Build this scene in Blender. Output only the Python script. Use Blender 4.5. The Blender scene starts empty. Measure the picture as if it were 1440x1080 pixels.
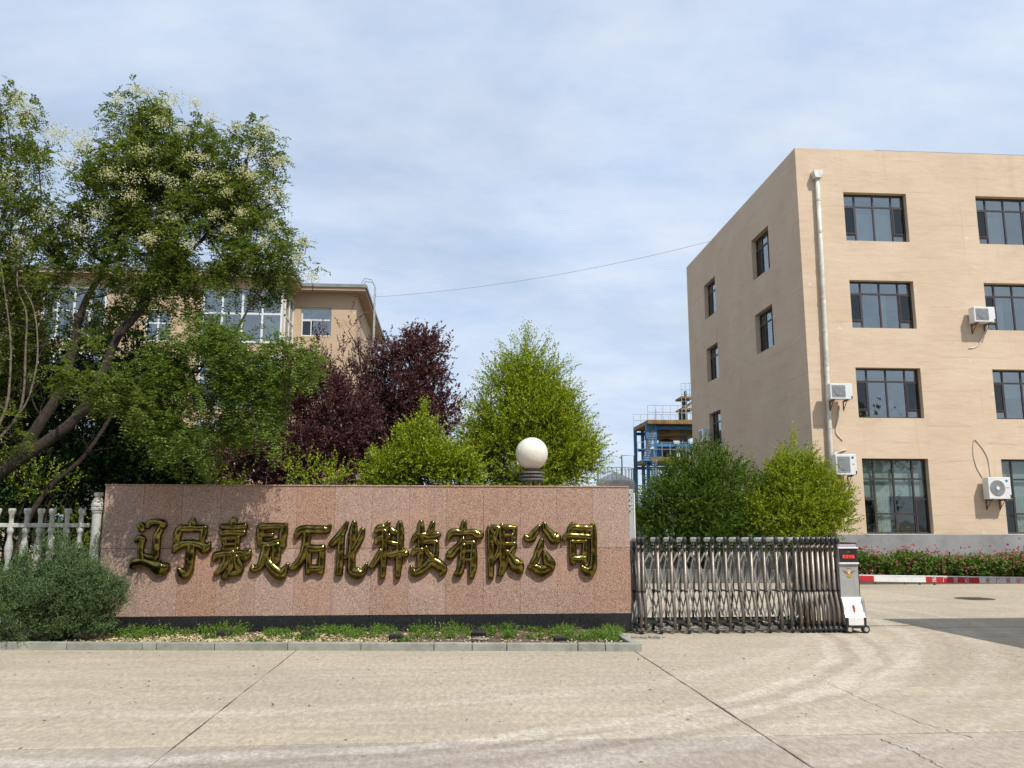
import bpy, math, random
import numpy as np
from mathutils import Vector, Matrix
random.seed(7)
R = math.radians
sc = bpy.context.scene
COL = sc.collection

# ---------------------------------------------------------------- camera, sky, sun, exposure
FPX, EYE = 1190.0, 1.6                      # focal length in photo pixels, eye height
PITCH = math.atan(205 / 1190.0)
YAW = math.atan(89 / math.hypot(205, 1190))
cam_d = bpy.data.cameras.new('camera')
cam_d.sensor_width = 36.0
cam_d.lens = FPX / 1440 * 36
cam_d.clip_start = 0.1
cam_d.clip_end = 2000
cam = bpy.data.objects.new('camera', cam_d)
COL.objects.link(cam)
cam.location = (0, 0, EYE)
cam.rotation_euler = (R(90) + PITCH, 0, -YAW)
sc.camera = cam

SUN = Vector((0.36, -0.58, 0.86)).normalized()      # towards the sun
sd = bpy.data.lights.new('sun', 'SUN')
sd.energy = 4.3
sd.angle = R(0.6)
sd.color = (1.0, 0.95, 0.87)
so = bpy.data.objects.new('sun', sd)
COL.objects.link(so)
so.location = (20, -30, 50)
so.rotation_euler = SUN.to_track_quat('Z', 'Y').to_euler()

world = bpy.data.worlds.new('World')
sc.world = world
world.use_nodes = True
wn = world.node_tree
wn.nodes.clear()
wl = wn.links


def N(nt, kind, **kw):
    n = nt.nodes.new(kind)
    for k, v in kw.items():
        if k[0] == '_':
            n.inputs[int(k[1:])].default_value = v
        else:
            setattr(n, k, v)
    return n


wo = N(wn, 'ShaderNodeOutputWorld')
sky = N(wn, 'ShaderNodeTexSky', sky_type='NISHITA', sun_disc=False)
sky.sun_elevation = math.asin(SUN.z)
sky.sun_rotation = math.atan2(SUN.x, SUN.y)
sky.air_density = 1.0
sky.dust_density = 1.2
sky.ozone_density = 1.5
bg1 = N(wn, 'ShaderNodeBackground')
bg1.inputs[1].default_value = 0.125
wl.new(sky.outputs[0], bg1.inputs[0])
bg2 = N(wn, 'ShaderNodeBackground')
bg2.inputs[1].default_value = 0.97
tc = N(wn, 'ShaderNodeTexCoord')
sep = N(wn, 'ShaderNodeSeparateXYZ')
wl.new(tc.outputs['Generated'], sep.inputs[0])
zz = N(wn, 'ShaderNodeMath', operation='ADD', _1=0.32)
wl.new(sep.outputs[2], zz.inputs[0])
dx = N(wn, 'ShaderNodeMath', operation='DIVIDE')
dy = N(wn, 'ShaderNodeMath', operation='DIVIDE')
wl.new(sep.outputs[0], dx.inputs[0]); wl.new(zz.outputs[0], dx.inputs[1])
wl.new(sep.outputs[1], dy.inputs[0]); wl.new(zz.outputs[0], dy.inputs[1])
cmb = N(wn, 'ShaderNodeCombineXYZ')
wl.new(dx.outputs[0], cmb.inputs[0]); wl.new(dy.outputs[0], cmb.inputs[1])
mp = N(wn, 'ShaderNodeMapping')
mp.inputs['Rotation'].default_value = (0, 0, 0.35)
mp.inputs['Scale'].default_value = (0.8, 1.3, 1)
wl.new(cmb.outputs[0], mp.inputs[0])
nz = N(wn, 'ShaderNodeTexNoise', noise_dimensions='3D')
nz.inputs['Scale'].default_value = 1.1
nz.inputs['Detail'].default_value = 7
nz.inputs['Roughness'].default_value = 0.55
nz.inputs['Distortion'].default_value = 0.6
wl.new(mp.outputs[0], nz.inputs['Vector'])
mr = N(wn, 'ShaderNodeMapRange')
mr.inputs['From Min'].default_value = 0.30
mr.inputs['From Max'].default_value = 0.56
mr.inputs['To Min'].default_value = 0.55
mr.inputs['To Max'].default_value = 0.93
wl.new(nz.outputs[0], mr.inputs['Value'])
nz2 = N(wn, 'ShaderNodeTexNoise')
nz2.inputs['Scale'].default_value = 4.5
nz2.inputs['Detail'].default_value = 8
nz2.inputs['Roughness'].default_value = 0.6
wl.new(mp.outputs[0], nz2.inputs['Vector'])
ccr = N(wn, 'ShaderNodeValToRGB')
ccr.color_ramp.elements[0].position = 0.3
ccr.color_ramp.elements[0].color = (0.56, 0.69, 0.91, 1)
ccr.color_ramp.elements[1].position = 0.7
ccr.color_ramp.elements[1].color = (0.76, 0.85, 0.97, 1)
wl.new(nz2.outputs[0], ccr.inputs[0])
wl.new(ccr.outputs[0], bg2.inputs[0])
mixw = N(wn, 'ShaderNodeMixShader')
wl.new(mr.outputs[0], mixw.inputs[0])
wl.new(bg1.outputs[0], mixw.inputs[1])
wl.new(bg2.outputs[0], mixw.inputs[2])
wl.new(mixw.outputs[0], wo.inputs[0])

sc.view_settings.view_transform = 'Standard'
sc.view_settings.look = 'None'
sc.view_settings.exposure = 0.10
sc.view_settings.gamma = 1.0
sc.view_settings.use_curve_mapping = False

# ---------------------------------------------------------------- measuring helpers
_fh = Vector((math.sin(YAW), math.cos(YAW), 0))
_f = _fh * math.cos(PITCH) + Vector((0, 0, math.sin(PITCH)))
_r = Vector((math.cos(YAW), -math.sin(YAW), 0))
_u = _r.cross(_f)
CAM = Vector((0, 0, EYE))


def ray(px, py):
    return _r * ((px - 720) / FPX) - _u * ((py - 540) / FPX) + _f


def aty(px, py, Y):
    r = ray(px, py)
    return CAM + r * (Y / r.y)


def gnd(px, py, z=0.0):
    r = ray(px, py)
    return CAM + r * ((z - EYE) / r.z)


# ---------------------------------------------------------------- mesh builder
class MB:
    def __init__(s):
        s.v, s.f, s.m = [], [], []
        s.mi = 0

    def add(s, vs, fs):
        o = len(s.v)
        s.v += [tuple(v) for v in vs]
        s.f += [tuple(i + o for i in f) for f in fs]
        s.m += [s.mi] * len(fs)

    def box(s, x0, x1, y0, y1, z0, z1, bev=0.0):
        if x0 > x1: x0, x1 = x1, x0
        if y0 > y1: y0, y1 = y1, y0
        if bev <= 0:
            vs = [(x, y, z) for x in (x0, x1) for y in (y0, y1) for z in (z0, z1)]
            s.add(vs, [(0, 1, 3, 2), (4, 6, 7, 5), (0, 4, 5, 1), (2, 3, 7, 6), (0, 2, 6, 4), (1, 5, 7, 3)])
        else:
            b = bev
            vs = []
            for (X, sx) in ((x0, 1), (x1, -1)):
                for (Y, sy) in ((y0, 1), (y1, -1)):
                    for (Z, sz) in ((z0, 1), (z1, -1)):
                        vs += [(X, Y + sy * b, Z + sz * b), (X + sx * b, Y, Z + sz * b), (X + sx * b, Y + sy * b, Z)]
            c = lambda i, j, k, t: (i * 4 + j * 2 + k) * 3 + t
            fs = []
            fs.append((c(0, 0, 0, 0), c(0, 0, 1, 0), c(0, 1, 1, 0), c(0, 1, 0, 0)))
            fs.append((c(1, 0, 0, 0), c(1, 1, 0, 0), c(1, 1, 1, 0), c(1, 0, 1, 0)))
            fs.append((c(0, 0, 0, 1), c(1, 0, 0, 1), c(1, 0, 1, 1), c(0, 0, 1, 1)))
            fs.append((c(0, 1, 0, 1), c(0, 1, 1, 1), c(1, 1, 1, 1), c(1, 1, 0, 1)))
            fs.append((c(0, 0, 0, 2), c(0, 1, 0, 2), c(1, 1, 0, 2), c(1, 0, 0, 2)))
            fs.append((c(0, 0, 1, 2), c(1, 0, 1, 2), c(1, 1, 1, 2), c(0, 1, 1, 2)))
            for j in (0, 1):
                for k in (0, 1):
                    fs.append((c(0, j, k, 1), c(0, j, k, 2), c(1, j, k, 2), c(1, j, k, 1)))
            for i in (0, 1):
                for k in (0, 1):
                    fs.append((c(i, 0, k, 0), c(i, 1, k, 0), c(i, 1, k, 2), c(i, 0, k, 2)))
            for i in (0, 1):
                for j in (0, 1):
                    fs.append((c(i, j, 0, 0), c(i, j, 0, 1), c(i, j, 1, 1), c(i, j, 1, 0)))
            for i in (0, 1):
                for j in (0, 1):
                    for k in (0, 1):
                        fs.append((c(i, j, k, 0), c(i, j, k, 1), c(i, j, k, 2)))
            s.add(vs, fs)

    def quad(s, a, b, c, d):
        s.add([a, b, c, d], [(0, 1, 2, 3)])

    def prism(s, poly, axis, a, b):
        """poly of 2-D points extruded along axis 'x','y','z' from a to b"""
        n = len(poly)
        mk = {'x': lambda p, t: (t, p[0], p[1]), 'y': lambda p, t: (p[0], t, p[1]), 'z': lambda p, t: (p[0], p[1], t)}[axis]
        vs = [mk(p, a) for p in poly] + [mk(p, b) for p in poly]
        fs = [tuple(range(n)), tuple(range(2 * n - 1, n - 1, -1))]
        fs += [(i, (i + 1) % n, n + (i + 1) % n, n + i) for i in range(n)]
        s.add(vs, fs)

    def tube(s, pts, rad, seg=6, cap=True):
        pts = [Vector(p) for p in pts]
        if not hasattr(rad, '__len__'):
            rad = [rad] * len(pts)
        rings = []
        up = Vector((0.13, 0.2, 1)).normalized()
        prev = None
        for i, p in enumerate(pts):
            d = (pts[min(i + 1, len(pts) - 1)] - pts[max(i - 1, 0)])
            if d.length < 1e-9: d = Vector((0, 0, 1))
            d.normalize()
            if prev is None:
                a = d.cross(up)
                if a.length < 0.1: a = d.cross(Vector((1, 0, 0)))
            else:
                a = prev - d * prev.dot(d)
            a.normalize(); prev = a
            b = d.cross(a)
            rings.append([p + (a * math.cos(2 * math.pi * k / seg) + b * math.sin(2 * math.pi * k / seg)) * rad[i] for k in range(seg)])
        vs = [v for r_ in rings for v in r_]
        fs = []
        for i in range(len(pts) - 1):
            for k in range(seg):
                fs.append((i * seg + k, i * seg + (k + 1) % seg, (i + 1) * seg + (k + 1) % seg, (i + 1) * seg + k))
        if cap:
            fs.append(tuple(range(seg - 1, -1, -1)))
            fs.append(tuple(range((len(pts) - 1) * seg, len(pts) * seg)))
        s.add(vs, fs)

    def lathe(s, prof, c=(0, 0, 0), seg=12):
        vs, fs = [], []
        for (r_, z) in prof:
            for k in range(seg):
                t = 2 * math.pi * k / seg
                vs.append((c[0] + r_ * math.cos(t), c[1] + r_ * math.sin(t), c[2] + z))
        for i in range(len(prof) - 1):
            for k in range(seg):
                fs.append((i * seg + k, i * seg + (k + 1) % seg, (i + 1) * seg + (k + 1) % seg, (i + 1) * seg + k))
        fs.append(tuple(range(seg - 1, -1, -1)))
        n = (len(prof) - 1) * seg
        fs.append(tuple(range(n, n + seg)))
        s.add(vs, fs)

    def ring(s, axis, c, r0, r1, w, seg=20):
        """disc/annulus-like drum around an axis direction 'y'"""
        s.cyl(axis, c, r1, w, seg)

    def cyl(s, axis, c, r_, w, seg=16):
        ax = {'x': Vector((1, 0, 0)), 'y': Vector((0, 1, 0)), 'z': Vector((0, 0, 1))}[axis]
        c = Vector(c)
        s.tube([c - ax * w / 2, c + ax * w / 2], r_, seg)

    def mesh(s, name, mats, smooth=False):
        me = bpy.data.meshes.new(name)
        me.from_pydata(s.v, [], s.f)
        if not isinstance(mats, (list, tuple)): mats = [mats]
        for m in mats: me.materials.append(m)
        if len(mats) > 1:
            me.polygons.foreach_set('material_index', s.m)
        if smooth:
            me.polygons.foreach_set('use_smooth', [True] * len(me.polygons))
        me.update()
        return me

    def build(s, name, mats, parent=None, smooth=False, loc=None):
        o = bpy.data.objects.new(name, s.mesh(name, mats, smooth))
        COL.objects.link(o)
        if parent: o.parent = parent
        if loc is not None: o.location = loc
        return o


def put(name, me, parent=None, loc=(0, 0, 0), rot=None, scale=None):
    o = bpy.data.objects.new(name, me)
    COL.objects.link(o)
    if parent: o.parent = parent
    o.location = loc
    if rot: o.rotation_euler = rot
    if scale: o.scale = scale
    return o


def tag(o, label=None, cat=None, group=None, kind=None):
    if label: o['label'] = label
    if cat: o['category'] = cat
    if group: o['group'] = group
    if kind: o['kind'] = kind
    return o


def empty(name, loc, label=None, cat=None, group=None, kind=None):
    o = bpy.data.objects.new(name, None)
    COL.objects.link(o)
    o.location = loc
    return tag(o, label, cat, group, kind)


def kids(o):
    return [c for c in bpy.data.objects if c.parent == o]


def copy_tree(o, parent=None, tree=None):
    if tree is None:
        tree = {}
        for c in bpy.data.objects:
            if c.parent: tree.setdefault(c.parent.name, []).append(c)
    c = o.copy()
    COL.objects.link(c)
    c.parent = parent
    for ch in tree.get(o.name, []):
        copy_tree(ch, c, tree)
    return c


def smooth_by_angle(o, ang=40):
    pass


# ---------------------------------------------------------------- materials
def new_mat(name):
    m = bpy.data.materials.new(name)
    m.use_nodes = True
    nt = m.node_tree
    b = nt.nodes['Principled BSDF']
    return m, nt, b


def plain(name, col, rough=0.6, metal=0.0, spec=0.5, var=0.12, scale=6.0, bump=0.0, dirt=None, obj_var=0.0):
    """colour with broken-up tone (noise in object space) and fine relief"""
    m, nt, b = new_mat(name)
    L = nt.links
    tc = N(nt, 'ShaderNodeTexCoord')
    src = tc.outputs['Object']
    if obj_var:
        oi = N(nt, 'ShaderNodeObjectInfo')
        ml = N(nt, 'ShaderNodeMath', operation='MULTIPLY', _1=40.0)
        L.new(oi.outputs['Random'], ml.inputs[0])
        ad = N(nt, 'ShaderNodeVectorMath', operation='ADD')
        L.new(tc.outputs['Object'], ad.inputs[0]); L.new(ml.outputs[0], ad.inputs[1])
        src = ad.outputs[0]
    nz = N(nt, 'ShaderNodeTexNoise')
    nz.inputs['Scale'].default_value = scale
    nz.inputs['Detail'].default_value = 6
    nz.inputs['Roughness'].default_value = 0.65
    L.new(src, nz.inputs['Vector'])
    r_ = N(nt, 'ShaderNodeValToRGB')
    d = dirt if dirt else [c * (1 - var * 1.6) for c in col]
    r_.color_ramp.elements[0].position = 0.32
    r_.color_ramp.elements[0].color = (*d, 1)
    r_.color_ramp.elements[1].position = 0.66
    r_.color_ramp.elements[1].color = (*[min(1, c * (1 + var)) for c in col], 1)
    L.new(nz.outputs[0], r_.inputs[0])
    out = r_.outputs[0]
    if obj_var:
        hs = N(nt, 'ShaderNodeHueSaturation')
        mr_ = N(nt, 'ShaderNodeMapRange')
        mr_.inputs['To Min'].default_value = 1 - obj_var
        mr_.inputs['To Max'].default_value = 1 + obj_var
        L.new(oi.outputs['Random'], mr_.inputs['Value'])
        L.new(mr_.outputs[0], hs.inputs['Value'])
        L.new(out, hs.inputs['Color'])
        out = hs.outputs[0]
    L.new(out, b.inputs['Base Color'])
    b.inputs['Roughness'].default_value = rough
    b.inputs['Metallic'].default_value = metal
    b.inputs['Specular IOR Level'].default_value = spec
    if bump:
        bp = N(nt, 'ShaderNodeBump')
        bp.inputs['Strength'].default_value = min(1.0, bump)
        bp.inputs['Distance'].default_value = 0.01
        n2 = N(nt, 'ShaderNodeTexNoise')
        n2.inputs['Scale'].default_value = scale * 9
        n2.inputs['Detail'].default_value = 4
        L.new(src, n2.inputs['Vector'])
        L.new(n2.outputs[0], bp.inputs['Height'])
        L.new(bp.outputs[0], b.inputs['Normal'])
    return m


def leaf_mat(name, cols, trans=0.35, rough=0.55, spec=0.18):
    """cols: ramp of colours picked per leaf"""
    m, nt, b = new_mat(name)
    L = nt.links
    g = N(nt, 'ShaderNodeNewGeometry')
    rp = N(nt, 'ShaderNodeValToRGB')
    cr = rp.color_ramp
    while len(cr.elements) < len(cols): cr.elements.new(0.5)
    for i, c in enumerate(cols):
        cr.elements[i].position = i / (len(cols) - 1)
        cr.elements[i].color = (*c, 1)
    L.new(g.outputs['Random Per Island'], rp.inputs[0])
    L.new(rp.outputs[0], b.inputs['Base Color'])
    b.inputs['Roughness'].default_value = rough
    b.inputs['Specular IOR Level'].default_value = spec
    tr = N(nt, 'ShaderNodeBsdfTranslucent')
    hs = N(nt, 'ShaderNodeHueSaturation')
    hs.inputs['Value'].default_value = 1.5
    hs.inputs['Saturation'].default_value = 1.15
    L.new(rp.outputs[0], hs.inputs['Color'])
    L.new(hs.outputs[0], tr.inputs[0])
    mx = N(nt, 'ShaderNodeMixShader')
    mx.inputs[0].default_value = trans
    L.new(b.outputs[0], mx.inputs[1]); L.new(tr.outputs[0], mx.inputs[2])
    L.new(mx.outputs[0], nt.nodes['Material Output'].inputs[0])
    return m


def mat_concrete():
    m, nt, b = new_mat('concrete')
    L = nt.links
    g = N(nt, 'ShaderNodeNewGeometry')
    oi = N(nt, 'ShaderNodeObjectInfo')
    def noise(scale, vec=(1, 1, 1), detail=6, rough=0.6, dist=0.0):
        mp_ = N(nt, 'ShaderNodeMapping')
        mp_.inputs['Scale'].default_value = vec
        L.new(g.outputs['Position'], mp_.inputs[0])
        n = N(nt, 'ShaderNodeTexNoise')
        n.inputs['Scale'].default_value = scale
        n.inputs['Detail'].default_value = detail
        n.inputs['Roughness'].default_value = rough
        n.inputs['Distortion'].default_value = dist
        L.new(mp_.outputs[0], n.inputs['Vector'])
        return n.outputs[0]
    def mixc(fac, a, bcol, mode='MIX'):
        mx = N(nt, 'ShaderNodeMix', data_type='RGBA', blend_type=mode)
        if isinstance(fac, float): mx.inputs[0].default_value = fac
        else: L.new(fac, mx.inputs[0])
        for k, x in ((6, a), (7, bcol)):
            if isinstance(x, tuple): mx.inputs[k].default_value = x
            else: L.new(x, mx.inputs[k])
        return mx.outputs[2]
    def mrange(x, a, b_, c=0.0, d=1.0):
        r_ = N(nt, 'ShaderNodeMapRange')
        r_.interpolation_type = 'SMOOTHSTEP'
        for k, v in (('From Min', a), ('From Max', b_), ('To Min', c), ('To Max', d)): r_.inputs[k].default_value = v
        L.new(x, r_.inputs['Value'])
        return r_.outputs[0]
    def math_(op, a, b_=None):
        n = N(nt, 'ShaderNodeMath', operation=op)
        for k, x in ((0, a), (1, b_)):
            if x is None: continue
            if isinstance(x, (int, float)): n.inputs[k].default_value = x
            else: L.new(x, n.inputs[k])
        return n.outputs[0]
    big = mrange(noise(0.35, detail=5), 0.3, 0.7)
    col = mixc(big, (0.375, 0.315, 0.235, 1), (0.46, 0.39, 0.295, 1))
    # faint brushing and wash along the road
    streak = mrange(noise(1.3, (0.25, 2.6, 1), 7, 0.6, 0.5), 0.35, 0.68)
    col = mixc(math_('MULTIPLY', streak, 0.5), col, (0.31, 0.26, 0.205, 1))
    streak2 = mrange(noise(3.2, (0.18, 2.2, 1), 7, 0.7), 0.5, 0.75)
    col = mixc(math_('MULTIPLY', streak2, 0.35), col, (0.54, 0.47, 0.375, 1))
    blot = mrange(noise(2.1, detail=8, rough=0.7), 0.52, 0.74)
    col = mixc(math_('MULTIPLY', blot, 0.35), col, (0.26, 0.215, 0.17, 1))
    # tyre marks: rings about turning centres
    sepp = N(nt, 'ShaderNodeSeparateXYZ')
    L.new(g.outputs['Position'], sepp.inputs[0])
    X, Y = sepp.outputs[0], sepp.outputs[1]
    wob = math_('MULTIPLY', math_('SUBTRACT', noise(0.8, detail=3), 0.5), 0.45)
    brk = mrange(noise(4.0, detail=6, rough=0.75), 0.32, 0.6)
    fine = mrange(noise(26.0, detail=3, rough=0.7), 0.3, 0.65)
    for (cx, cy, rr, w, amt, light) in TYRES:
        ddx = math_('SUBTRACT', X, cx); ddy = math_('SUBTRACT', Y, cy)
        dist = math_('SQRT', math_('ADD', math_('MULTIPLY', ddx, ddx), math_('MULTIPLY', ddy, ddy)))
        dist = math_('ADD', dist, wob)
        off = math_('ABSOLUTE', math_('SUBTRACT', dist, rr))
        band = mrange(off, w * 0.45, w, 1.0, 0.0)
        band = math_('MULTIPLY', math_('MULTIPLY', band, brk), math_('MULTIPLY', fine, amt))
        col = mixc(band, col, (0.60, 0.54, 0.46, 1) if light else (0.24, 0.20, 0.16, 1))
    # fine aggregate
    agg = mrange(noise(55.0, detail=3, rough=0.8), 0.42, 0.66)
    col = mixc(math_('MULTIPLY', agg, 0.32), col, (0.235, 0.195, 0.15, 1))
    agl = mrange(noise(38.0, detail=3, rough=0.8), 0.54, 0.68)
    col = mixc(math_('MULTIPLY', agl, 0.38), col, (0.62, 0.56, 0.47, 1))
    mid_ = mrange(noise(14.0, (0.5, 1.6, 1), 6, 0.75), 0.5, 0.72)
    col = mixc(math_('MULTIPLY', mid_, 0.25), col, (0.27, 0.225, 0.165, 1))
    gr_ = mrange(noise(20.0, (1, 0.38, 1), 4, 0.8), 0.36, 0.66, 0.86, 1.20)
    cg_ = N(nt, 'ShaderNodeCombineXYZ')
    for q_ in range(3): L.new(gr_, cg_.inputs[q_])
    col = mixc(1.0, col, cg_.outputs[0], 'MULTIPLY')
    pt_ = mrange(noise(0.75, (1, 0.8, 1), 7, 0.7, 0.6), 0.46, 0.64, 0, 0.28)
    col = mixc(pt_, col, (0.32, 0.275, 0.215, 1))
    oil = mrange(noise(0.9, (1.3, 1, 1), 5, 0.6, 0.3), 0.68, 0.76, 0, 0.5)
    col = mixc(oil, col, (0.15, 0.125, 0.10, 1))
    # scattered dark specks and stains
    vo = N(nt, 'ShaderNodeTexVoronoi')
    vo.inputs['Scale'].default_value = 2.3
    L.new(g.outputs['Position'], vo.inputs['Vector'])
    spot = mrange(vo.outputs['Distance'], 0.03, 0.06, 0.45, 0.0)
    col = mixc(spot, col, (0.12, 0.095, 0.07, 1))
    hs = N(nt, 'ShaderNodeHueSaturation')
    L.new(mrange(oi.outputs['Random'], 0.0, 1.0, 0.98, 1.02), hs.inputs['Value'])
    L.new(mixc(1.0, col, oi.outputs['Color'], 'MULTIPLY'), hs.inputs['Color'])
    L.new(hs.outputs[0], b.inputs['Base Color'])
    b.inputs['Roughness'].default_value = 0.85
    b.inputs['Specular IOR Level'].default_value = 0.25
    bp = N(nt, 'ShaderNodeBump')
    bp.inputs['Strength'].default_value = 0.35
    bp.inputs['Distance'].default_value = 0.006
    L.new(math_('ADD', noise(60.0, detail=4), math_('MULTIPLY', noise(7.0, detail=4), 0.6)), bp.inputs['Height'])
    L.new(bp.outputs[0], b.inputs['Normal'])
    return m


def circ3(a, b, c):
    ax, ay, bx, by, cx, cy = a[0], a[1], b[0], b[1], c[0], c[1]
    d = 2 * (ax * (by - cy) + bx * (cy - ay) + cx * (ay - by))
    ux = ((ax**2 + ay**2) * (by - cy) + (bx**2 + by**2) * (cy - ay) + (cx**2 + cy**2) * (ay - by)) / d
    uy = ((ax**2 + ay**2) * (cx - bx) + (bx**2 + by**2) * (ax - cx) + (cx**2 + cy**2) * (bx - ax)) / d
    return ux, uy, math.hypot(ax - ux, ay - uy)


TYRES = []
_cx, _cy, _cr = circ3((5.6, 12.8), (3.47, 8.96), (0.2, 6.9))
TYRES += [(_cx, _cy, _cr, 0.14, 0.85, True), (_cx, _cy, _cr + 0.42, 0.16, 0.8, True),
          (_cx, _cy, _cr + 0.2, 0.1, 0.7, False), (_cx, _cy, _cr + 0.85, 0.22, 0.5, True), (_cx, _cy, _cr + 0.62, 0.09, 0.5, False)]
_cx, _cy, _cr = circ3((6.9, 12.6), (4.9, 9.6), (1.0, 7.1))
TYRES += [(_cx, _cy, _cr, 0.15, 0.7, True), (_cx, _cy, _cr - 1.5, 0.2, 0.45, True), (_cx, _cy, _cr + 0.9, 0.2, 0.45, True),
          (_cx, _cy, _cr + 0.45, 0.12, 0.5, False), (_cx, _cy, _cr + 1.6, 0.14, 0.5, True)]


def mat_render(name, base, dark, light, vec_lines=True):
    """painted insulation render: board lines, patches, streaks"""
    m, nt, b = new_mat(name)
    L = nt.links
    g = N(nt, 'ShaderNodeNewGeometry')
    def noise(scale, vec=(1, 1, 1), detail=6, rough=0.6, dist=0.0):
        mp_ = N(nt, 'ShaderNodeMapping')
        mp_.inputs['Scale'].default_value = vec
        L.new(g.outputs['Position'], mp_.inputs[0])
        n = N(nt, 'ShaderNodeTexNoise')
        n.inputs['Scale'].default_value = scale
        n.inputs['Detail'].default_value = detail
        n.inputs['Roughness'].default_value = rough
        n.inputs['Distortion'].default_value = dist
        L.new(mp_.outputs[0], n.inputs['Vector'])
        return n.outputs[0]
    def ramp(x, a, b_, lo=0.0, hi=1.0):
        r_ = N(nt, 'ShaderNodeMapRange')
        r_.interpolation_type = 'SMOOTHSTEP'
        for k, v in (('From Min', a), ('From Max', b_), ('To Min', lo), ('To Max', hi)): r_.inputs[k].default_value = v
        L.new(x, r_.inputs['Value'])
        return r_.outputs[0]
    def mixc(fac, a, bcol):
        mx = N(nt, 'ShaderNodeMix', data_type='RGBA')
        L.new(fac, mx.inputs[0])
        for k, x in ((6, a), (7, bcol)):
            if isinstance(x, tuple): mx.inputs[k].default_value = x
            else: L.new(x, mx.inputs[k])
        return mx.outputs[2]
    col = mixc(ramp(noise(0.5, detail=5), 0.35, 0.68), (*base, 1), (*light, 1))
    col = mixc(ramp(noise(0.7, (1, 1, 3.0), 8, 0.7, 0.5), 0.45, 0.8, 0, 0.6), col, (*dark, 1))
    col = mixc(ramp(noise(1.6, (2.2, 2.2, 0.16), 5, 0.6), 0.56, 0.8, 0, 0.38), col, (*[c * 0.86 for c in dark], 1))
    # horizontal board joints: thin lines every 0.6 m, fading in and out
    sp = N(nt, 'ShaderNodeSeparateXYZ')
    L.new(g.outputs['Position'], sp.inputs[0])
    wv = N(nt, 'ShaderNodeMath', operation='MULTIPLY_ADD', _1=1 / 0.61)
    L.new(sp.outputs[2], wv.inputs[0])
    wob = N(nt, 'ShaderNodeMath', operation='MULTIPLY', _1=0.16)
    L.new(noise(0.6, detail=3), wob.inputs[0]); L.new(wob.outputs[0], wv.inputs[2])
    fr = N(nt, 'ShaderNodeMath', operation='FRACT')
    L.new(wv.outputs[0], fr.inputs[0])
    ab = N(nt, 'ShaderNodeMath', operation='SUBTRACT', _1=0.5)
    L.new(fr.outputs[0], ab.inputs[0])
    ab2 = N(nt, 'ShaderNodeMath', operation='ABSOLUTE')
    L.new(ab.outputs[0], ab2.inputs[0])
    line = ramp(ab2.outputs[0], 0.01, 0.06, 1.0, 0.0)
    vis = ramp(noise(0.6, (1, 1, 3.0), 4), 0.47, 0.68)
    lv = N(nt, 'ShaderNodeMath', operation='MULTIPLY')
    L.new(line, lv.inputs[0]); L.new(vis, lv.inputs[1])
    lv2 = N(nt, 'ShaderNodeMath', operation='MULTIPLY', _1=0.30)
    L.new(lv.outputs[0], lv2.inputs[0])
    col = mixc(lv2.outputs[0], col, tuple(c * 0.72 for c in dark) + (1,))
    # small chips showing pale putty
    vo = N(nt, 'ShaderNodeTexVoronoi')
    vo.voronoi_dimensions = '2D'
    vo.inputs['Scale'].default_value = 0.42
    cxy = N(nt, 'ShaderNodeCombineXYZ')
    sxy = N(nt, 'ShaderNodeMath', operation='ADD')
    L.new(sp.outputs[0], sxy.inputs[0]); L.new(sp.outputs[1], sxy.inputs[1])
    L.new(sxy.outputs[0], cxy.inputs[0]); L.new(sp.outputs[2], cxy.inputs[1])
    dsv = N(nt, 'ShaderNodeVectorMath', operation='MULTIPLY_ADD')
    nv = N(nt, 'ShaderNodeTexNoise'); nv.inputs['Scale'].default_value = 7.0; nv.inputs['Detail'].default_value = 4
    L.new(g.outputs['Position'], nv.inputs['Vector'])
    L.new(nv.outputs['Color'], dsv.inputs[0]); dsv.inputs[1].default_value = (0.22, 0.12, 0); L.new(cxy.outputs[0], dsv.inputs[2])
    L.new(dsv.outputs[0], vo.inputs['Vector'])
    col = mixc(ramp(vo.outputs['Distance'], 0.016, 0.024, 0.85, 0.0), col, (0.62, 0.57, 0.49, 1))
    L.new(col, b.inputs['Base Color'])
    b.inputs['Roughness'].default_value = 0.9
    b.inputs['Specular IOR Level'].default_value = 0.2
    bp = N(nt, 'ShaderNodeBump')
    bp.inputs['Strength'].default_value = 0.5
    bp.inputs['Distance'].default_value = 0.03
    ad = N(nt, 'ShaderNodeMath', operation='MULTIPLY_ADD', _1=-0.12)
    L.new(lv.outputs[0], ad.inputs[0]); L.new(noise(1.6, (1, 1, 3), 5), ad.inputs[2])
    L.new(ad.outputs[0], bp.inputs['Height'])
    L.new(bp.outputs[0], b.inputs['Normal'])
    return m


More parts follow.
